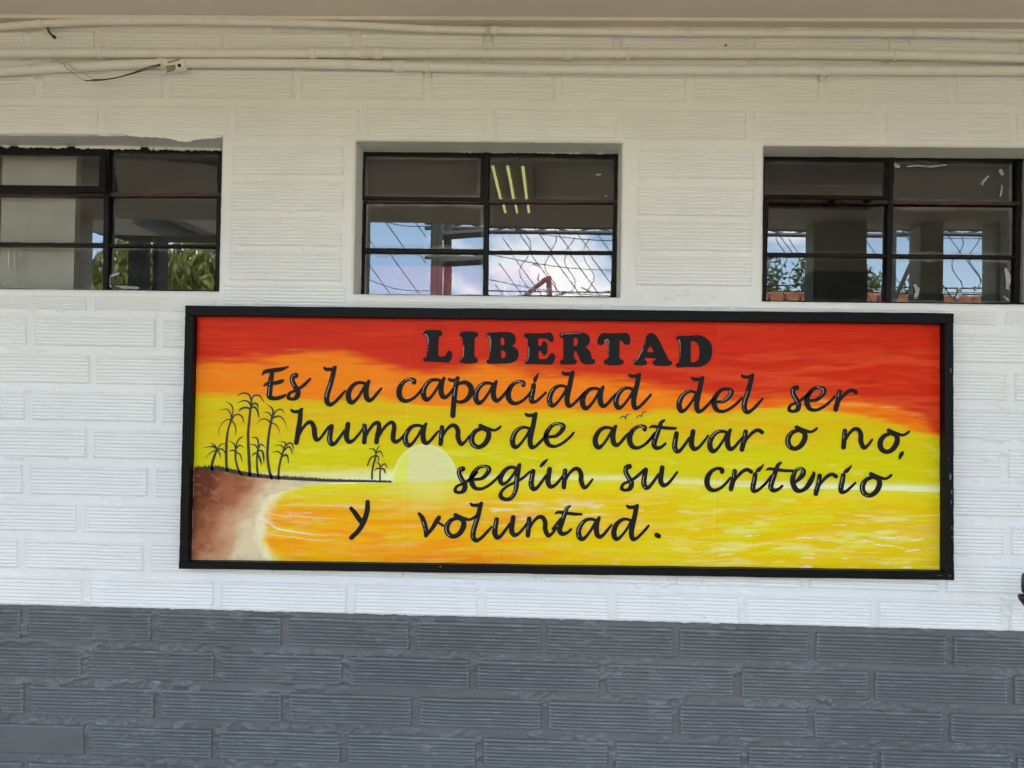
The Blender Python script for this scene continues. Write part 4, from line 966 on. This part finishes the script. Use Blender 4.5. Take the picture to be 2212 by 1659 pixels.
cap([(640, 145), (690, 130), (760, 125), (840, 132), (885, 148), (897, 175), (885, 200), (855, 215), (846, 240), (842, 350), (844, 490), (865, 510), (886, 525), (888, 560), (870, 583), (800, 595), (720, 595), (650, 585), (625, 560), (626, 530), (650, 510), (670, 490), (674, 350), (668, 240), (660, 215), (632, 200), (624, 175)], [], *A_,
    ([(685, 340), (684, 400), (682, 475)], [(680, 490), (662, 520), (642, 540)]))
cap([(1020, 160), (1050, 143), (1150, 140), (1280, 135), (1370, 145), (1425, 180), (1442, 240), (1435, 290), (1400, 338), (1395, 345), (1450, 375), (1482, 425), (1484, 480), (1460, 535), (1405, 575), (1320, 595), (1200, 597), (1060, 600), (1025, 585), (1015, 560), (1030, 540), (1055, 520), (1064, 400), (1065, 280), (1055, 230), (1035, 215), (1013, 200), (1010, 178)],
    [[(1228, 220), (1255, 218), (1272, 240), (1276, 290), (1262, 325), (1235, 328), (1225, 310), (1224, 240)], [(1228, 410), (1260, 408), (1285, 425), (1294, 460), (1285, 500), (1258, 520), (1240, 518), (1230, 490), (1226, 430)]], *A_,
    ([(1028, 188), (1055, 205), (1073, 240), (1078, 290), (1074, 340)], [(1073, 355), (1073, 380), (1073, 412)]))
cap([(1570, 165), (1600, 152), (1700, 155), (1860, 155), (1920, 140), (1955, 150), (1982, 190), (1992, 230), (1985, 270), (1958, 285), (1925, 270), (1905, 245), (1870, 235), (1790, 232), (1770, 240), (1768, 330), (1780, 338), (1810, 330), (1825, 290), (1850, 272), (1880, 280), (1900, 320), (1903, 380), (1895, 440), (1875, 470), (1845, 475), (1825, 450), (1810, 425), (1790, 412), (1775, 420), (1774, 500), (1785, 525), (1850, 528), (1900, 515), (1935, 460), (1965, 442), (2000, 455), (2015, 500), (2000, 560), (1960, 610), (1880, 608), (1700, 605), (1595, 605), (1568, 585), (1565, 560), (1590, 545), (1610, 520), (1615, 400), (1615, 260), (1595, 225), (1565, 210), (1560, 185)], [], *A_,
    ([(1627, 358), (1632, 400), (1630, 460), (1620, 525)], [(1612, 545), (1594, 562), (1574, 576)]))
x0R = (1640-2220)*3.6867; 
cap([(2120+x0R+0, 150-37), (2130+x0R, 112-0), (180, 104), (270, 108), (340, 130), (375, 180), (378, 230), (360, 285), (318, 325), (350, 345), (390, 400), (410, 485), (440, 495), (458, 520), (450, 550), (410, 570), (310, 572), (262, 545), (230, 500), (205, 430), (180, 390), (155, 385), (153, 480), (175, 495), (190, 520), (185, 555), (150, 570), (60, 574), (-40, 568), (-58, 545), (-50, 515), (-20, 495), (-8, 470), (-8, 300), (-10, 205), (-40, 180), (-60, 160), (-58, 130), (-40, 114), (20, 112)][2:],
    [[(150, 190), (175, 188), (198, 210), (203, 250), (192, 290), (165, 300), (146, 297), (144, 220)]], *B_, ([(-35, 150), (-15, 130), (60, 125), (150, 125)], [(175, 120), (205, 121), (235, 120)]))
cap([(580, 112), (700, 118), (840, 112), (900, 108), (940, 130), (965, 190), (968, 245), (950, 280), (910, 290), (880, 275), (850, 240), (825, 222), (812, 240), (810, 350), (812, 480), (840, 495), (868, 520), (868, 555), (840, 575), (740, 585), (640, 578), (588, 560), (576, 530), (590, 508), (625, 490), (640, 470), (642, 350), (642, 240), (625, 225), (600, 240), (580, 275), (545, 293), (505, 285), (486, 250), (495, 190), (530, 135)], [], *B_,
    ([(590, 240), (610, 215), (635, 213), (652, 240), (655, 350)], [(653, 378), (653, 422), (650, 452)]))
cap([(1210, 140), (1240, 118), (1290, 117), (1330, 140), (1380, 210), (1440, 330), (1500, 450), (1525, 510), (1560, 520), (1573, 548), (1560, 580), (1500, 593), (1380, 592), (1310, 580), (1290, 550), (1300, 520), (1330, 500), (1325, 485), (1250, 480), (1180, 480), (1172, 500), (1200, 520), (1208, 550), (1190, 578), (1100, 587), (1030, 578), (1000, 550), (1005, 520), (1040, 505), (1065, 490), (1110, 400), (1160, 300), (1190, 220), (1190, 180)],
    [[(1250, 308), (1275, 330), (1296, 370), (1297, 390), (1220, 390), (1216, 375), (1232, 335)]], *B_, ([(1152, 342), (1110, 420), (1070, 500)], [(1055, 512), (1030, 526), (1008, 545)]))
cap([(1640, 165), (1680, 152), (1800, 155), (1960, 145), (2050, 175), (2120, 240), (2155, 330), (2150, 440), (2110, 530), (2030, 590), (1940, 610), (1800, 608), (1670, 616), (1635, 605), (1624, 575), (1640, 552), (1668, 540), (1676, 450), (1678, 300), (1670, 230), (1640, 215), (1628, 190)],
    [[(1850, 235), (1890, 235), (1940, 265), (1968, 340), (1970, 430), (1950, 500), (1900, 535), (1850, 535), (1846, 400), (1846, 260)]], *B_, ([(1675, 212), (1688, 260), (1692, 355)], [(1690, 385), (1690, 420), (1690, 460)]))

# painted palms, birds and shoreline: brush strokes
def PP(x, y, w): return (400.5+x*.15214, 822.9+y*.15214, w*.15214+.22)
def brush(strokes, name='painted_palm', cell=.75):
    S = [[PP(*p) for p in s] for s in strokes]
    xs_ = [p[0] for s in S for p in s]; ys_ = [p[1] for s in S for p in s]
    return to_sign(iso_mesh(lambda X, Y: sdf_strokes(S, X, Y), min(xs_)-5, max(xs_)+5, min(ys_)-5, max(ys_)+5, cell, PY-.0008, .0003, name, M_INK, None))
brush([[(380, 1280, 22), (378, 1190, 20), (400, 1100, 18), (430, 1020, 15), (455, 970, 13)], [(455, 975, 12), (420, 920, 9), (360, 880, 3)], [(450, 970, 10), (400, 935, 11), (330, 935, 6), (260, 948, 2)], [(450, 985, 8), (400, 995, 7), (330, 1040, 4), (280, 1110, 2)], [(460, 985, 8), (485, 1030, 8), (498, 1095, 2)], [(465, 975, 9), (510, 965, 10), (545, 990, 8), (560, 1030, 3)], [(460, 960, 7), (500, 905, 7), (560, 890, 3)]])
brush([[(592, 1280, 15), (580, 1150, 18), (580, 950, 18), (590, 800, 16), (610, 680, 12), (645, 570, 13), (655, 520, 10)], [(660, 520, 9), (675, 420, 7), (650, 340, 9), (570, 293, 2)], [(652, 530, 9), (635, 450, 8), (580, 398, 6), (485, 420, 2)], [(648, 555, 12), (600, 548, 7), (530, 590, 5), (475, 690, 4), (478, 790, 2)], [(660, 560, 9), (700, 620, 7), (718, 700, 6), (705, 775, 2)], [(660, 545, 9), (700, 490, 9), (760, 475, 9), (810, 520, 9), (830, 600, 3)]])
brush([[(915, 1340, 20), (905, 1150, 22), (895, 950, 20), (890, 750, 18), (905, 580, 17), (920, 430, 15), (935, 340, 14), (935, 260, 10)], [(932, 270, 9), (905, 200, 11), (850, 172, 9), (790, 180, 8), (735, 215, 2)], [(940, 260, 9), (975, 210, 9), (1040, 205, 10), (1080, 245, 8), (1118, 310, 2)], [(928, 345, 12), (890, 295, 11), (820, 280, 8), (730, 320, 2)], [(925, 405, 13), (870, 378, 13), (800, 390, 13), (755, 435, 3)], [(940, 350, 10), (980, 318, 12), (1020, 335, 12), (1035, 390, 3)], [(940, 375, 12), (985, 375, 13), (1025, 430, 13), (1045, 530, 3)]])
brush([[(800, 1335, 14), (750, 1260, 14), (715, 1130, 13), (710, 1030, 13), (715, 940, 10)], [(715, 950, 8), (735, 870, 9), (780, 810, 8), (825, 790, 2)], [(710, 950, 9), (685, 890, 8), (620, 848, 2)], [(720, 960, 9), (770, 915, 9), (830, 945, 2)], [(710, 1000, 10), (665, 985, 9), (615, 1000, 3)], [(715, 1010, 9), (770, 1040, 9), (795, 1100, 7), (810, 1160, 2)]])
brush([[(1038, 1360, 13), (1018, 1250, 14), (1015, 1120, 12), (1025, 1020, 15), (1035, 940, 12)], [(1035, 950, 9), (1030, 850, 10), (1000, 805, 9), (935, 800, 2)], [(1030, 960, 10), (985, 910, 9), (920, 900, 3)], [(1040, 950, 8), (1075, 900, 10), (1140, 950, 2)], [(1040, 985, 10), (1090, 1000, 13), (1110, 1080, 13), (1115, 1175, 2)], [(1030, 1040, 12), (1060, 1110, 14), (1085, 1200, 3)], [(1020, 1030, 9), (975, 1030, 9), (942, 1078, 2)]])
brush([[(1225, 1385, 16), (1190, 1270, 18), (1165, 1080, 18), (1170, 900, 18), (1190, 720, 16), (1215, 590, 16), (1235, 500, 18)], [(1240, 500, 12), (1235, 400, 10), (1145, 318, 2)], [(1225, 500, 9), (1180, 455, 8), (1095, 435, 2)], [(1245, 490, 10), (1290, 425, 8), (1360, 405, 8), (1412, 468, 2)], [(1205, 590, 10), (1150, 545, 8), (1080, 545, 6), (1010, 605, 2)], [(1250, 520, 12), (1330, 500, 9), (1400, 560, 7), (1450, 710, 2)], [(1225, 600, 9), (1280, 620, 7), (1320, 680, 5), (1352, 775, 2)]])
brush([[(1322, 1390, 15), (1325, 1270, 13), (1345, 1150, 13), (1375, 1040, 13), (1405, 950, 11), (1425, 900, 8)], [(1425, 910, 8), (1410, 870, 7), (1305, 855, 2)], [(1400, 960, 9), (1350, 915, 7), (1255, 915, 2)], [(1425, 920, 8), (1475, 880, 10), (1520, 905, 9), (1542, 995, 2)], [(1400, 990, 9), (1460, 935, 11), (1500, 970, 9), (1518, 1050, 2)], [(1370, 1050, 8), (1310, 1000, 8), (1225, 1018, 2)], [(1385, 1070, 8), (1430, 1050, 13), (1455, 1090, 9), (1465, 1185, 2)]])
def PX(x, y, w): return ((1130/1.8228+x*.2232-400.5)/.15214, (1580/1.8228+y*.2232-822.9)/.15214, w*.2232/.15214)
brush([[PX(*p) for p in s] for s in ([(822, 750, 8), (825, 680, 8), (840, 600, 9), (858, 540, 8), (860, 500, 6)], [(860, 505, 6), (840, 465, 6), (795, 460, 3)], [(860, 500, 5), (880, 450, 4), (900, 432, 2)], [(862, 500, 6), (905, 485, 6), (930, 540, 3)], [(855, 525, 6), (810, 550, 7), (778, 620, 6)], [(860, 525, 7), (885, 540, 5), (888, 580, 3)])])
brush([[PX(*p) for p in s] for s in ([(900, 768, 8), (900, 700, 7), (905, 640, 6)], [(905, 640, 6), (890, 605, 6), (868, 588, 2)], [(905, 635, 6), (945, 605, 6), (968, 645, 3)], [(903, 650, 7), (870, 650, 6), (852, 668, 3)], [(908, 650, 7), (940, 660, 8), (952, 695, 4)])])
def PB(x, y, w): return ((1850/1.8228+x*.2232-400.5)/.15214, (1430/1.8228+y*.2232-822.9)/.15214, w*.2232/.15214)
for s in (([(1452, 538, 3), (1472, 515, 4), (1500, 520, 5), (1512, 538, 6)], [(1508, 535, 4), (1520, 500, 4), (1550, 495, 2)]), ([(1612, 535, 2), (1632, 510, 4), (1665, 512, 5)], [(1660, 515, 4), (1680, 475, 4), (1708, 467, 2)])):
    brush([[PB(*p) for p in q] for q in s], 'painted_bird', .45)
r = random.Random(4); sh = []
for i in range(0, 150):
    x = 418+i*2.86; yb = np.interp(x, [412, 470, 500, 540, 600, 700, 850], [1012, 1010.5, 1017, 1025, 1031, 1037, 1040.5]); wdt = np.interp(x, [412, 520, 700, 850], [3.2, 4.4, 2.6, 1.0])
    sh.append([(x, yb+1, wdt), (x+2.9, yb+1.2, wdt)])
    hgt = r.uniform(2, 8)*np.interp(x, [412, 640, 850], [1, .8, .45]); sh.append([(x, yb-1, 1.2), (x+r.uniform(-1.5, 1.5), yb-wdt*.4-hgt*.8, .35)])
S_ = sh
to_sign(iso_mesh(lambda X, Y: sdf_strokes(S_, X, Y), 420, 850, 1000, 1050, .8, PY-.0008, .0003, 'painted_grass_line', M_INK, None))

# ------------------------------------------------------------------ black thing entering at the right edge
bk = empty('black_bracket', P(2230, 1290, -.06)); tag(bk, 'glossy black plastic item just entering the picture at the right edge, before the white bricks', 'bracket')
def px_part(name, pts, y, th, bevel):
    bm = bmesh.new(); a = [P(px, py, y) for px, py in pts]; add_prism(bm, a, [v+Vector((0, th, 0)) for v in a]); bmesh.ops.recalc_face_normals(bm, faces=bm.faces)
    bmesh.ops.bevel(bm, geom=list(bm.edges), offset=bevel, segments=3, affect='EDGES')
    o = bm_obj(name, bm, M_BLACKP, None, True); o.parent = bk; o.matrix_parent_inverse = Matrix.Translation(-Vector(bk.location)); return o
px_part('upright_panel', [(2214.5, 1238), (2211, 1250), (2211, 1275), (2213, 1284), (2236, 1286), (2238, 1240)], -.082, .012, .003)
px_part('ledge', [(2206, 1285), (2250, 1287), (2250, 1330), (2222, 1316), (2206.5, 1296)], -.085, .016, .003)

# ------------------------------------------------------------------ the place in front of the wall (seen mirrored in the panes)
M_FLOOR = simple('porch_tiles', (.29, .235, .155), .6, var=.12, vscale=6)
M_COURT = simple('court_concrete', (.25, .20, .12), .9, var=.15, vscale=2)
M_GRASSG = simple('lawn_green', (.07, .10, .03), .95, var=.3, vscale=3)
o = mesh_obj('porch_floor', [(-9, -3.1, .004), (9, -3.1, .004), (9, .2, .004), (-9, .2, .004)], [(0, 1, 2, 3)], M_FLOOR); o['kind'] = 'structure'
o = mesh_obj('court', [(-30, -22, 0), (30, -22, 0), (30, -3.0, 0), (-30, -3.0, 0)], [(0, 1, 2, 3)], M_COURT); o['kind'] = 'structure'
o = mesh_obj('ground', [(-900, -900, -.02), (900, -900, -.02), (900, 900, -.02), (-900, 900, -.02)], [(0, 1, 2, 3)], M_GRASSG); o['kind'] = 'structure'
M_COLW = simple('column_cream_paint', (.50, .47, .36), .8, var=.08); M_COLG = simple('column_grey_paint', (.11, .12, .12), .7)
M_STL = simple('truss_steel', (.06, .06, .05), .5, var=.2); M_ROPE = simple('net_cord', (.02, .02, .02), .8)
def column(fx0, fx1, Y, label, fyb):
    a, b = REFL(fx0, 600, Y), REFL(fx1, 600, Y); zb = REFL((fx0+fx1)/2, fyb, Y).z; w_ = abs(b.x-a.x); xc = (a.x+b.x)/2
    e = empty('porch_column', (xc, Y, 0)); tag(e, label, 'column', 'columns along the porch edge')
    for nm, z0, z1, m in (('painted_base', 0, zb, M_COLG), ('shaft', zb, CZ, M_COLW)):
        s = .0 if nm == 'shaft' else .003
        o = box(nm, (-w_/2-s, w_/2+s, -.12-s, 0+s, z0, z1), m, e, .008)
column(1757, 1873, -1.84, 'wide cream porch column with dark grey base, mirrored in the right window', 594)
column(1988, 2038, -1.84, 'narrow cream porch column beside the steel mast, mirrored in the right window', 640)
column(2150, 2260, -1.84, 'cream porch column mirrored at the right end of the right window', 640)
column(-130, 170, -1.84, 'broad cream column added to keep mirrored sky off the left panes of the left window', 660)  # made-up column, blocks the sky reflection over the pale board
# steel roof truss of the court
def truss(Y, z0, z1, x0, x1, label, pitch=.55, rad=.035):
    e = empty('roof_truss', (x0, Y, 0)); tag(e, label, 'truss', 'steel trusses over the court')
    bm = bmesh.new(); add_tube(bm, [(0, 0, z0), (x1-x0, 0, z0)], rad, 6); bm_obj('bottom_chord', bm, M_STL, e)
    bm = bmesh.new(); add_tube(bm, [(0, 0, z1), (x1-x0, 0, z1)], rad, 6); bm_obj('top_chord', bm, M_STL, e)
    bm = bmesh.new(); n = int((x1-x0)/pitch)
    for i in range(n): add_tube(bm, [(i*pitch, 0, z0 if i % 2 else z1), ((i+1)*pitch, 0, z1 if i % 2 else z0)], rad*.5, 5)
    bm_obj('lattice', bm, M_STL, e)
YT = -7.0
t0, t1 = REFL(1200, 507, YT).z, REFL(1200, 495, YT).z
truss(YT, t0, t1, REFL(1058, 500, YT).x-.8, 14, 'long lattice truss under the sky, mirrored in the middle window', .26, .026)
truss(-8.5, REFL(1700, 485, -8.5).z, REFL(1700, 470, -8.5).z, REFL(1640, 480, -8.5).x-2, 16, 'second lattice truss behind, mirrored in the right window', .5, .03)
def mast(fxs, Y, label, fyt=470):
    c = REFL(sum(fxs)/2, 600, Y); e = empty('lattice_mast', (c.x, Y, 0)); tag(e, label, 'mast', 'steel masts beside the court')
    hw = abs(REFL(fxs[1], 600, Y).x-REFL(fxs[0], 600, Y).x)/2; zt = REFL(fxs[0], fyt, Y).z
    for s in (-1, 1):
        bm = bmesh.new(); add_tube(bm, [(s*hw, 0, 0), (s*hw, 0, zt)], .035, 6); bm_obj('leg', bm, M_STL, e)
    bm = bmesh.new(); z = 0; k = 0
    while z < zt-.4: add_tube(bm, [((-1)**k*hw, 0, z), (-(-1)**k*hw, 0, z+.45)], .018, 5); add_tube(bm, [(-hw, 0, z), (hw, 0, z)], .015, 5); z += .45; k += 1
    bm_obj('bracing', bm, M_STL, e); return e, zt
mast((936, 948), -5.0, 'slim lattice mast mirrored in the middle window')
mast((1925, 1975), -4.2, 'broad lattice mast mirrored in the right window')
bm = bmesh.new(); a = REFL(966, 600, -5.2); add_tube(bm, [(a.x, -5.2, 0), (a.x, -5.2, a.z+1.5)], .042, 10); o = bm_obj('steel_post', bm, M_STL); tag(o, 'thick round steel post beside the slim mast', 'post')
# floodlight bar and tilted arm
c0, c1 = REFL(945, 521, -5.1), REFL(1050, 513, -5.1); bm = bmesh.new(); add_tube(bm, [c0, c1], .045, 6); o = bm_obj('cross_arm', bm, M_STL); tag(o, 'steel cross arm fixed to the round post', 'arm')
q = [REFL(1110, 655, -4.3), REFL(1180, 597, -4.3), REFL(1185, 592, -4.3), REFL(1190, 700, -4.3)]
bm = bmesh.new(); add_tube(bm, q[:2], .022, 6); add_tube(bm, q[2:], .026, 6); o = bm_obj('basket_arm', bm, M_STL); tag(o, 'bent steel arm of a basketball stand, mirrored low in the middle window', 'arm')
# court net of diamond mesh
def net(Y, x0, x1, z0, z1, s, label, kx=1.0):
    bm = bmesh.new(); r = random.Random(5); n = int((x1-x0+z1-z0)/s)+1
    for i in range(n+1):
        for sg in (1,):
            pts = []
            for k in range(13):
                t = k/12; z = z1+(z0-z1)*t; x = (x0-(z1-z0)*kx*.75+i*s+(z1-z0)*t*kx*.75) if sg > 0 else (x0-(z1-z0)+i*s+(z1-z0)*t*kx*.35)
                if x0 <= x <= x1: pts.append((x, Y, z))
            if len(pts) > 1: add_tube(bm, pts, .0038, 4, False)
    for k in range(int((z1-z0)/s/1.3)):
        z = z1-k*s*1.3; pts = [(x0+(x1-x0)*i/20, Y, z-.05*math.sin(math.pi*i/20)-.12*i/20) for i in range(21)]; add_tube(bm, pts, .0034, 4, False)
    o = bm_obj('court_net', bm, M_ROPE); tag(o, label, 'net'); return o
net(-4.4, REFL(1058, 500, -4.4).x, REFL(1420, 500, -4.4).x, 1.2, t0*.98, .17, 'black cord net hanging round the court, mirrored right of the mast')
net(-4.5, REFL(780, 500, -4.5).x, REFL(930, 500, -4.5).x, 1.2, t0*.98, .26, 'black cord net hanging left of the mast')
net(-4.45, REFL(1645, 500, -4.45).x, REFL(2210, 500, -4.45).x, 1.2, t0*1.0, .36, 'black cord net hanging behind the broad column')
for i, (fx, fy) in enumerate(((1135, 510), (1190, 512), (1232, 516), (1273, 520), (1688, 505), (1716, 520), (1786, 515), (2068, 520), (2105, 520))):
    r = random.Random(i); p = [REFL(fx, fy, -4.3)]
    pts = [p[0]+Vector((.05*math.sin(k*.9+i), 0, -k*.055)) for k in range(9)]
    o = tube('loose_cord', pts, .0035, M_ROPE, None, 5); tag(o, 'loose cord end dangling from the court net, ' + ('leftmost', 'second', 'third', 'fourth', 'fifth', 'sixth', 'seventh', 'eighth', 'last')[i] + ' from the left', 'cord', 'loose cords of the court net')
for i in range(4):
    z = REFL(1700, 600+i*13, -11).z; o = tube('power_line', [(-20+k*2.2, -11, z-.25*math.sin(math.pi*k/20)) for k in range(21)], .012, M_ROPE, None, 4)
    tag(o, ('topmost', 'second highest', 'second lowest', 'lowest')[i] + ' dark overhead line strung across the far side of the court', 'cable', 'overhead lines beyond the court')
# leafy things
M_LEAF = simple('foliage', (.075, .115, .020), .6, var=.45, vscale=1.4); M_LEAF2 = simple('bamboo_foliage', (.16, .18, .025), .6, var=.4, vscale=1.2); M_BARK = simple('bark', (.10, .075, .05), .9, var=.3)
def leaves(bm, c, rx, rz, n, s, r, droop=0):
    for _ in range(n):
        while True:
            v = Vector((r.uniform(-1, 1), r.uniform(-1, 1), r.uniform(-1, 1)))
            if v.length < 1: break
        p = c+Vector((v.x*rx, v.y*rx, v.z*rz)); a = Vector((r.uniform(-1, 1), r.uniform(-1, 1), r.uniform(-1, 1)-droop)).normalized(); b = a.cross(Vector((r.uniform(-1, 1), r.uniform(-1, 1), r.uniform(-1, 1)))).normalized()
        q = [p, p+a*s*.5+b*s*.22, p+a*s, p+a*s*.5-b*s*.22]; bm.faces.new([bm.verts.new(t) for t in q])
def tree(fx, fyt, Y, hw, label, n=2600, s=.22, mat=None, thin=1.0):
    r = random.Random(int(fx)); top_ = REFL(fx, fyt, Y); e = empty('leafy_tree', (top_.x, Y, 0)); tag(e, label, 'tree')
    H_ = top_.z; bm = bmesh.new(); add_tube(bm, [(0, 0, 0), (.05, 0, H_*.35), (0, 0, H_*.6)], [.16, .12, .07], 8)
    cl = []
    for k in range(13):
        a = r.uniform(0, 6.28); rr = r.uniform(.15, 1)*hw; z = H_*r.uniform(.55, .92); p = Vector((math.cos(a)*rr, math.sin(a)*rr*.7, z)); cl.append(p)
        add_tube(bm, [(0, 0, H_*r.uniform(.3, .5)), (p.x*.5, p.y*.5, (z+H_*.45)/2), p], [.06, .035, .012], 5)
    bm_obj('trunk', bm, M_BARK, e); bm = bmesh.new()
    for p in cl: leaves(bm, p, hw*.36*thin, H_*.10, n//13, s, r)
    bm_obj('crown', bm, mat or M_LEAF, e)
tree(1712, 553, -13, 1.5, 'open crowned tree above the tiled roof, mirrored in the right window', 7000, .12, None, .9)
tree(1900, 600, -16, 1.3, 'small dark tree right of the wide column, mirrored in the right window', 4000, .12)
tree(180, 560, -12, 1.4, 'bright green tree mirrored low in the left window', 6000, .12, M_LEAF2)
for bi, fx in enumerate((262, 300, 335, 372, 410, 450)):
    r = random.Random(fx); t = REFL(fx, 548+r.uniform(-6, 8), -8.5); e = empty('bamboo_clump', (t.x, -8.5+r.uniform(-.6, .6), 0)); tag(e, ('first', 'second', 'third', 'fourth', 'fifth', 'last')[bi] + ' bamboo clump from the left, mirrored in the left window', 'bamboo', 'bamboo clumps beyond the court')
    bm = bmesh.new()
    for k in range(9): dx, dy = r.uniform(-.35, .35), r.uniform(-.3, .3); add_tube(bm, [(dx*.4, dy*.4, 0), (dx, dy, t.z*.6), (dx*2, dy*2, t.z*r.uniform(.85, 1))], [.03, .022, .008], 5)
    bm_obj('stems', bm, M_LEAF2, e); bm = bmesh.new()
    for k in range(7): leaves(bm, Vector((r.uniform(-.4, .4), r.uniform(-.3, .3), t.z*(.35+.09*k))), .5, .42, 520, .13, r, 1.6)
    bm_obj('leaves', bm, M_LEAF2, e)
# tiled roof of the far house
rf0, rf1 = REFL(1650, 641, -10), REFL(1650, 620, -10)
h = empty('far_house', (2.5, -11.5, 0)); tag(h, 'low house with an orange clay tiled roof, mirrored at the foot of the right window', 'house')
box('wall', (-6, 10, -3, 0, 0, rf0.z-.1), simple('house_wall', (.55, .5, .42), .8), h)
M_TILE = simple('clay_tile', (.42, .17, .085), .8, var=.35, vscale=5)
for row in range(3):
    bm = bmesh.new()
    for k in range(64):
        x = -6+k*.25; y = 1.5-row*.55; z = rf0.z-.12+row*(rf1.z-rf0.z)/3; add_tube(bm, [(x, y, z), (x, y-.6, z+(rf1.z-rf0.z)/3+.02)], [.11, .095], 8)
    bm_obj('tile_course', bm, M_TILE, h)
bm = bmesh.new(); v = [bm.verts.new(t) for t in ((-6, 1.6, rf0.z-.22), (10, 1.6, rf0.z-.22), (10, -1.5, rf1.z+.1), (-6, -1.5, rf1.z+.1), (10, -3.2, rf0.z-.2), (-6, -3.2, rf0.z-.2))]
bm.faces.new(v[:4]); bm.faces.new((v[3], v[2], v[4], v[5])); bm_obj('roof', bm, M_TILE, h)
# fluorescent batten on the porch ceiling (lit tubes)
lm = bpy.data.materials.new('lit_tube'); lm.use_nodes = True; bs = lm.node_tree.nodes['Principled BSDF']; bs.inputs['Emission Color'].default_value = (.80, .85, .30, 1); bs.inputs['Emission Strength'].default_value = .62
pa, pb = REFL(1088, 340, -.9), REFL(1132, 464, -1.3)
def ceilhit(fx, fy):
    d = ray(fx, fy); t = (GLASS_Y-CAM.y)/d.y; hh = CAM+d*t; s = (CZ-.07-hh.z)/d.z; return Vector((hh.x+d.x*s, GLASS_Y-d.y*s, CZ-.07))
e0, e1 = ceilhit(1117, 462), ceilhit(1092, 330)
fl = empty('fluorescent_fitting', (e0.x, e0.y, 0)); fl.rotation_euler = (0, 0, -math.atan2(e1.x-e0.x, e1.y-e0.y)); tag(fl, 'ceiling fitting with three lit yellow green tubes, mirrored in the middle window', 'lamp')
ln = 1.15; y1_ = 0.0
box('tray', (-.09, .09, y1_-.03, y1_+ln, CZ-.05, CZ-.002), simple('lamp_tray', (.08, .08, .07), .4), fl, .004)
for dx in (-.055, 0, .055):
    bm = bmesh.new(); add_tube(bm, [(dx, y1_, CZ-.068), (dx, y1_+ln-.03, CZ-.068)], .0055, 8); o = bm_obj('tube', bm, lm, fl, True)

# neighbouring roof and posts at the left, mirrored in the left window
M_DARKR = simple('side_roof_underside', (.13, .125, .09), .9, var=.1)
M_BEAMD = simple('dark_timber', (.045, .038, .028), .8)
def refl_prism(name, pts, Y, th, mat, parent=None):
    bm = bmesh.new(); a = [REFL(px, py, Y) for px, py in pts]; add_prism(bm, a, [v-Vector((0, th, 0)) for v in a]); bmesh.ops.recalc_face_normals(bm, faces=bm.faces)
    o = bm_obj(name, bm, mat, parent); return o
sr = refl_prism('side_roof', [(176, 430), (490, 430), (490, 523), (236, 517), (176, 500)], -3.0, .25, M_DARKR); tag(sr, 'low roof edge of the neighbouring shelter, mirrored in the left window', 'roof')
sb = refl_prism('sloping_beam', [(285, 452), (310, 452), (470, 520), (440, 520)], -2.93, .06, M_BEAMD); tag(sb, 'dark sloping beam crossing the shelter roof, mirrored in the left window', 'beam')
for i, (fx0, fx1) in enumerate(((286, 311), (338, 350))):
    a, b = REFL(fx0, 560, -3.4), REFL(fx1, 560, -3.4); t = REFL(fx0, 515, -3.4).z
    o = box('shelter_post', (a.x, b.x, -3.5, -3.35, 0, t), M_BEAMD); tag(o, ('thick', 'slim')[i] + ' dark post holding up the low shelter roof', 'post', 'posts of the neighbouring shelter')
